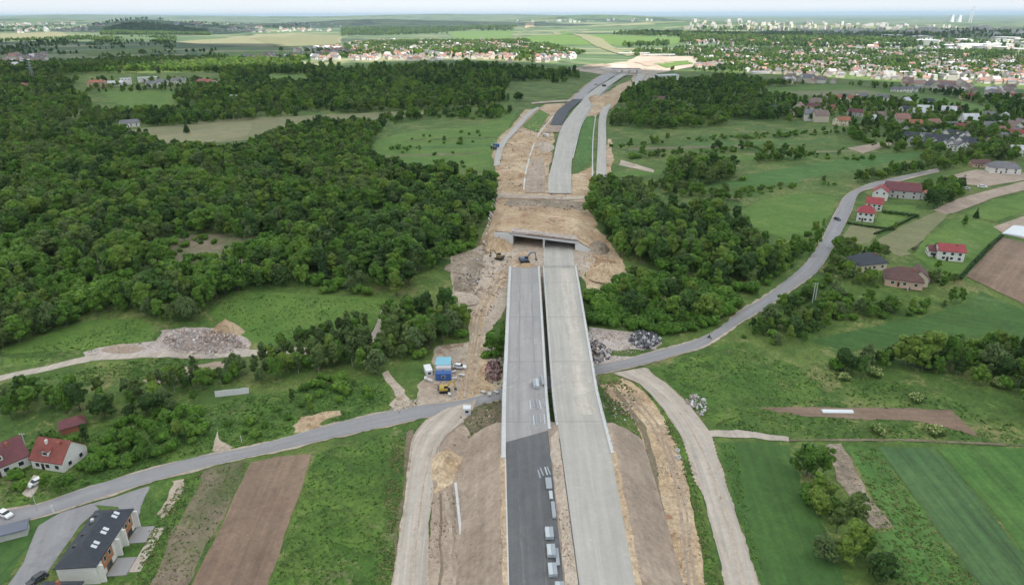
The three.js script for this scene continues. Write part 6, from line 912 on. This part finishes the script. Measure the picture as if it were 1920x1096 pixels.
// ---------------------------------------------------------------- ground cover: weed tufts on the grass, clods and stones on the bare earth
{
  const r = rng(31337), m4 = new THREE.Matrix4(), q = new THREE.Quaternion(), up = new THREE.Vector3(0, 1, 0);
  const tuft = (seed) => leafCloud([[0, 0.18, 0, 0.5, 0.7], [0.4, 0.12, 0.2, 0.35, 0.7], [-0.3, 0.1, -0.3, 0.35, 0.7]], 26, 0.42, seed), G = [tuft(1), tuft(2), tuft(3)];
  const lists = [[], [], []];
  const cover = (px, n, s0, s1, tones, free = false) => { const poly = px.map(([x, y]) => P(x, y)).map((p) => [p.x, -p.z]), xs = poly.map((a) => a[0]), ys = poly.map((a) => a[1]); for (let i = 0, k = 0; i < n && k < n * 12; k++) { const x = lerp(Math.min(...xs), Math.max(...xs), r()), d = lerp(Math.min(...ys), Math.max(...ys), r()); if (!inPoly(x, d, poly) || (!free && !isClear(x, d)) || fbm(x / 7, d / 7, 91, 3) < 0.18 + r() * 0.5) continue; i++; lists[i % 3].push([x, terrain(x, -d), d, lerp(s0, s1, r() * r()) * 0.72, tones[Math.floor(r() * tones.length)]]); } };
  const g1 = [[0.055, 0.125, 0.024], [0.075, 0.15, 0.03], [0.045, 0.10, 0.022], [0.10, 0.15, 0.045]], g2 = [[0.15, 0.145, 0.07], [0.10, 0.12, 0.05], [0.06, 0.115, 0.03]];
  cover([[592, 856], [640, 832], [752, 812], [757, 850], [743, 960], [726, 1105], [505, 1105]], 1300, 0.4, 1.1, g1, true);
  cover([[735, 830], [756, 812], [756, 900], [735, 1100], [700, 1100], [720, 950]], 500, 0.5, 1.2, g2, true);
  cover([[-20, 850], [150, 805], [380, 765], [440, 750], [725, 706], [730, 755], [640, 788], [470, 833], [360, 852], [250, 884], [100, 930], [-20, 950]], 2300, 0.5, 1.5, g1);
  cover([[345, 898], [380, 886], [275, 1105], [250, 1105], [275, 1000]], 700, 0.4, 1.1, [...g1, ...g2], true);
  cover([[385, 885], [464, 866], [350, 1105], [275, 1105]], 700, 0.35, 0.8, g2, true);
  cover([[1230, 695], [1320, 660], [1400, 645], [1480, 685], [1700, 720], [1940, 810], [1940, 835], [1480, 822], [1345, 805], [1310, 770]], 2000, 0.5, 1.3, g1);
  cover([[1590, 838], [1646, 842], [1760, 1000], [1846, 1105], [1690, 1105], [1640, 1000], [1628, 915]], 1100, 0.5, 1.2, [...g1, ...g2], true);
  cover([[1350, 832], [1380, 832], [1400, 950], [1440, 1105], [1425, 1105], [1370, 900]], 320, 0.5, 1.1, g1, true);
  cover([[1207, 724], [1222, 744], [1268, 802], [1290, 855], [1352, 1105], [1330, 1105], [1292, 910], [1240, 778]], 520, 0.5, 1.2, [...g1, ...g2], true);
  cover([[1128, 720], [1160, 712], [1195, 735], [1180, 780], [1140, 775]], 260, 0.5, 1.4, g2, true);
  cover([[860, 765], [940, 750], [942, 845], [890, 850], [865, 800]], 420, 0.5, 1.4, g2, true);
  cover([[0, 692], [60, 645], [250, 600], [300, 640], [160, 662]], 600, 0.5, 1.2, g1, true);
  cover([[400, 592], [440, 548], [640, 560], [730, 566], [690, 622], [520, 645]], 1000, 0.5, 1.2, g1, true);
  cover([[0, 720], [270, 672], [400, 672], [280, 710], [0, 742]], 900, 0.6, 1.6, g1, true);
  cover([[910, 680], [945, 600], [950, 690], [945, 740]], 240, 0.6, 1.6, [...g1, ...g2], true);
  lists.forEach((list, k) => { const im = new THREE.InstancedMesh(G[k], leafMat(1, 1, 1), list.length); list.forEach(([x, y, d, s, t], i) => { im.setMatrixAt(i, m4.compose(new THREE.Vector3(x, y, -d), q.setFromAxisAngle(up, r() * 6.28), new THREE.Vector3(s, s, s))); const j = 0.8 + r() * 0.4; im.setColorAt(i, col(t[0] * j * 1.9, t[1] * j * 1.8, t[2] * j * 1.6)); }); im.name = numbered('weed_cover'); im.userData = { kind: 'stuff', label: 'weeds and tall grass growing over the fields', category: 'grass' }; im.castShadow = im.receiveShadow = true; scene.add(im); });
  // clods
  const cl = [[], [], []], clods = (px, n, s0, s1, tones, y = null) => { const poly = px.map(([a, b]) => y === null ? P(a, b) : PE(a, b, y)).map((p) => [p.x, -p.z]), xs = poly.map((a) => a[0]), ys = poly.map((a) => a[1]); for (let i = 0, k = 0; i < n && k < n * 12; k++) { const x = lerp(Math.min(...xs), Math.max(...xs), r()), d = lerp(Math.min(...ys), Math.max(...ys), r()); if (!inPoly(x, d, poly) || fbm(x / 6, d / 6, 17, 3) < 0.34 + r() * 0.34) continue; i++; cl[i % 3].push([x, y === null ? terrain(x, -d) + GRADE(3, d) : y, d, lerp(s0, s1, r() * r() * r()), tones[Math.floor(r() * tones.length)]]); } };
  const e1 = [[0.42, 0.33, 0.24], [0.33, 0.24, 0.165], [0.5, 0.43, 0.35], [0.26, 0.18, 0.12]], e2 = [[0.30, 0.23, 0.18], [0.22, 0.17, 0.13], [0.40, 0.34, 0.28]];
  clods([[848, 545], [846, 482], [885, 472], [920, 460], [960, 480], [955, 520], [920, 590], [884, 600]], 900, 0.4, 2.4, [...e1, ...e2]);
  clods([[815, 700], [820, 655], [880, 645], [930, 650], [940, 700], [880, 750], [800, 755]], 500, 0.25, 1.0, [...e1, [0.5, 0.48, 0.45]]);
  clods([[815, 850], [850, 800], [900, 765], [935, 756], [935, 850], [880, 895], [858, 905], [866, 1040], [800, 1100], [808, 935]], 1300, 0.2, 1.2, [...e1, ...e2]);
  clods([[1130, 738], [1165, 720], [1200, 732], [1262, 812], [1300, 960], [1325, 1100], [1265, 1100], [1238, 1000], [1228, 880]], 1000, 0.2, 1.1, e1);
  clods([[1080, 500], [1130, 445], [1165, 485], [1168, 515], [1150, 535], [1100, 550]], 320, 0.4, 2.0, e1);
  clods([[930, 370], [930, 300], [962, 240], [1030, 215], [1040, 300], [1020, 355]], 700, 0.6, 3.4, e1);
  clods([[940, 395], [950, 376], [1095, 378], [1098, 398]], 260, 0.5, 2.2, e2);
  clods([[1057, 1095], [1040, 860], [1052, 860], [1084, 1095]], 420, 0.15, 0.8, e1, 8.06);
  clods([[936, 1095], [938, 905], [944, 905], [952, 1095]], 220, 0.15, 0.7, e1, 7.98);
  clods([[1196, 1095], [1150, 860], [1158, 860], [1210, 1095]], 220, 0.15, 0.6, e1, 7.98);
  clods([[1555, 838], [1578, 836], [1625, 922], [1668, 988], [1644, 988], [1605, 940]], 260, 0.2, 0.8, e2);
  clods([[1100, 650], [1104, 615], [1180, 625], [1238, 642], [1180, 668]], 320, 0.3, 1.2, [...e1, [0.5, 0.48, 0.46]]);
  cl.forEach((list, k) => { const im = new THREE.InstancedMesh(rocks[k], std(1, 1, 1, 0.95), list.length), e = new THREE.Euler(); list.forEach(([x, y, d, s, t], i) => { m4.makeRotationFromEuler(e.set(r() * 0.8, r() * 6.28, r() * 0.8)).scale(new THREE.Vector3(s, s * 0.7, s)).setPosition(x, y + s * 0.08, -d); im.setMatrixAt(i, m4); const j = 0.85 + r() * 0.3; im.setColorAt(i, col(t[0] * j, t[1] * j, t[2] * j)); }); im.name = numbered('loose_stones'); im.userData = { kind: 'stuff', label: 'clods and stones strewn over the bare earth of the works', category: 'stones' }; im.castShadow = im.receiveShadow = true; scene.add(im); });
}
{ // slanting shoring planks along the forest edge of the cutting
  const g = thing('shoring_wall', 'row of pale slanting shoring planks along the forest edge of the cutting', 'shoring wall'), line = spline([[931, 372], [922, 405], [916, 440], [908, 470]].map(([x, y]) => P(x, y)), 15);
  line.forEach((p, i) => { const m = box(g, 'plank', i % 2 ? M.dirt : M.concrete, [0.5, 3.4 + (i % 3) * 0.5, 2.2], [p.x, p.y + 1.4, p.z]); m.rotation.set(0.35, 0.2, 0.5); });
}
renderer.setSize(1024, 584);
renderer.render(scene, camera);
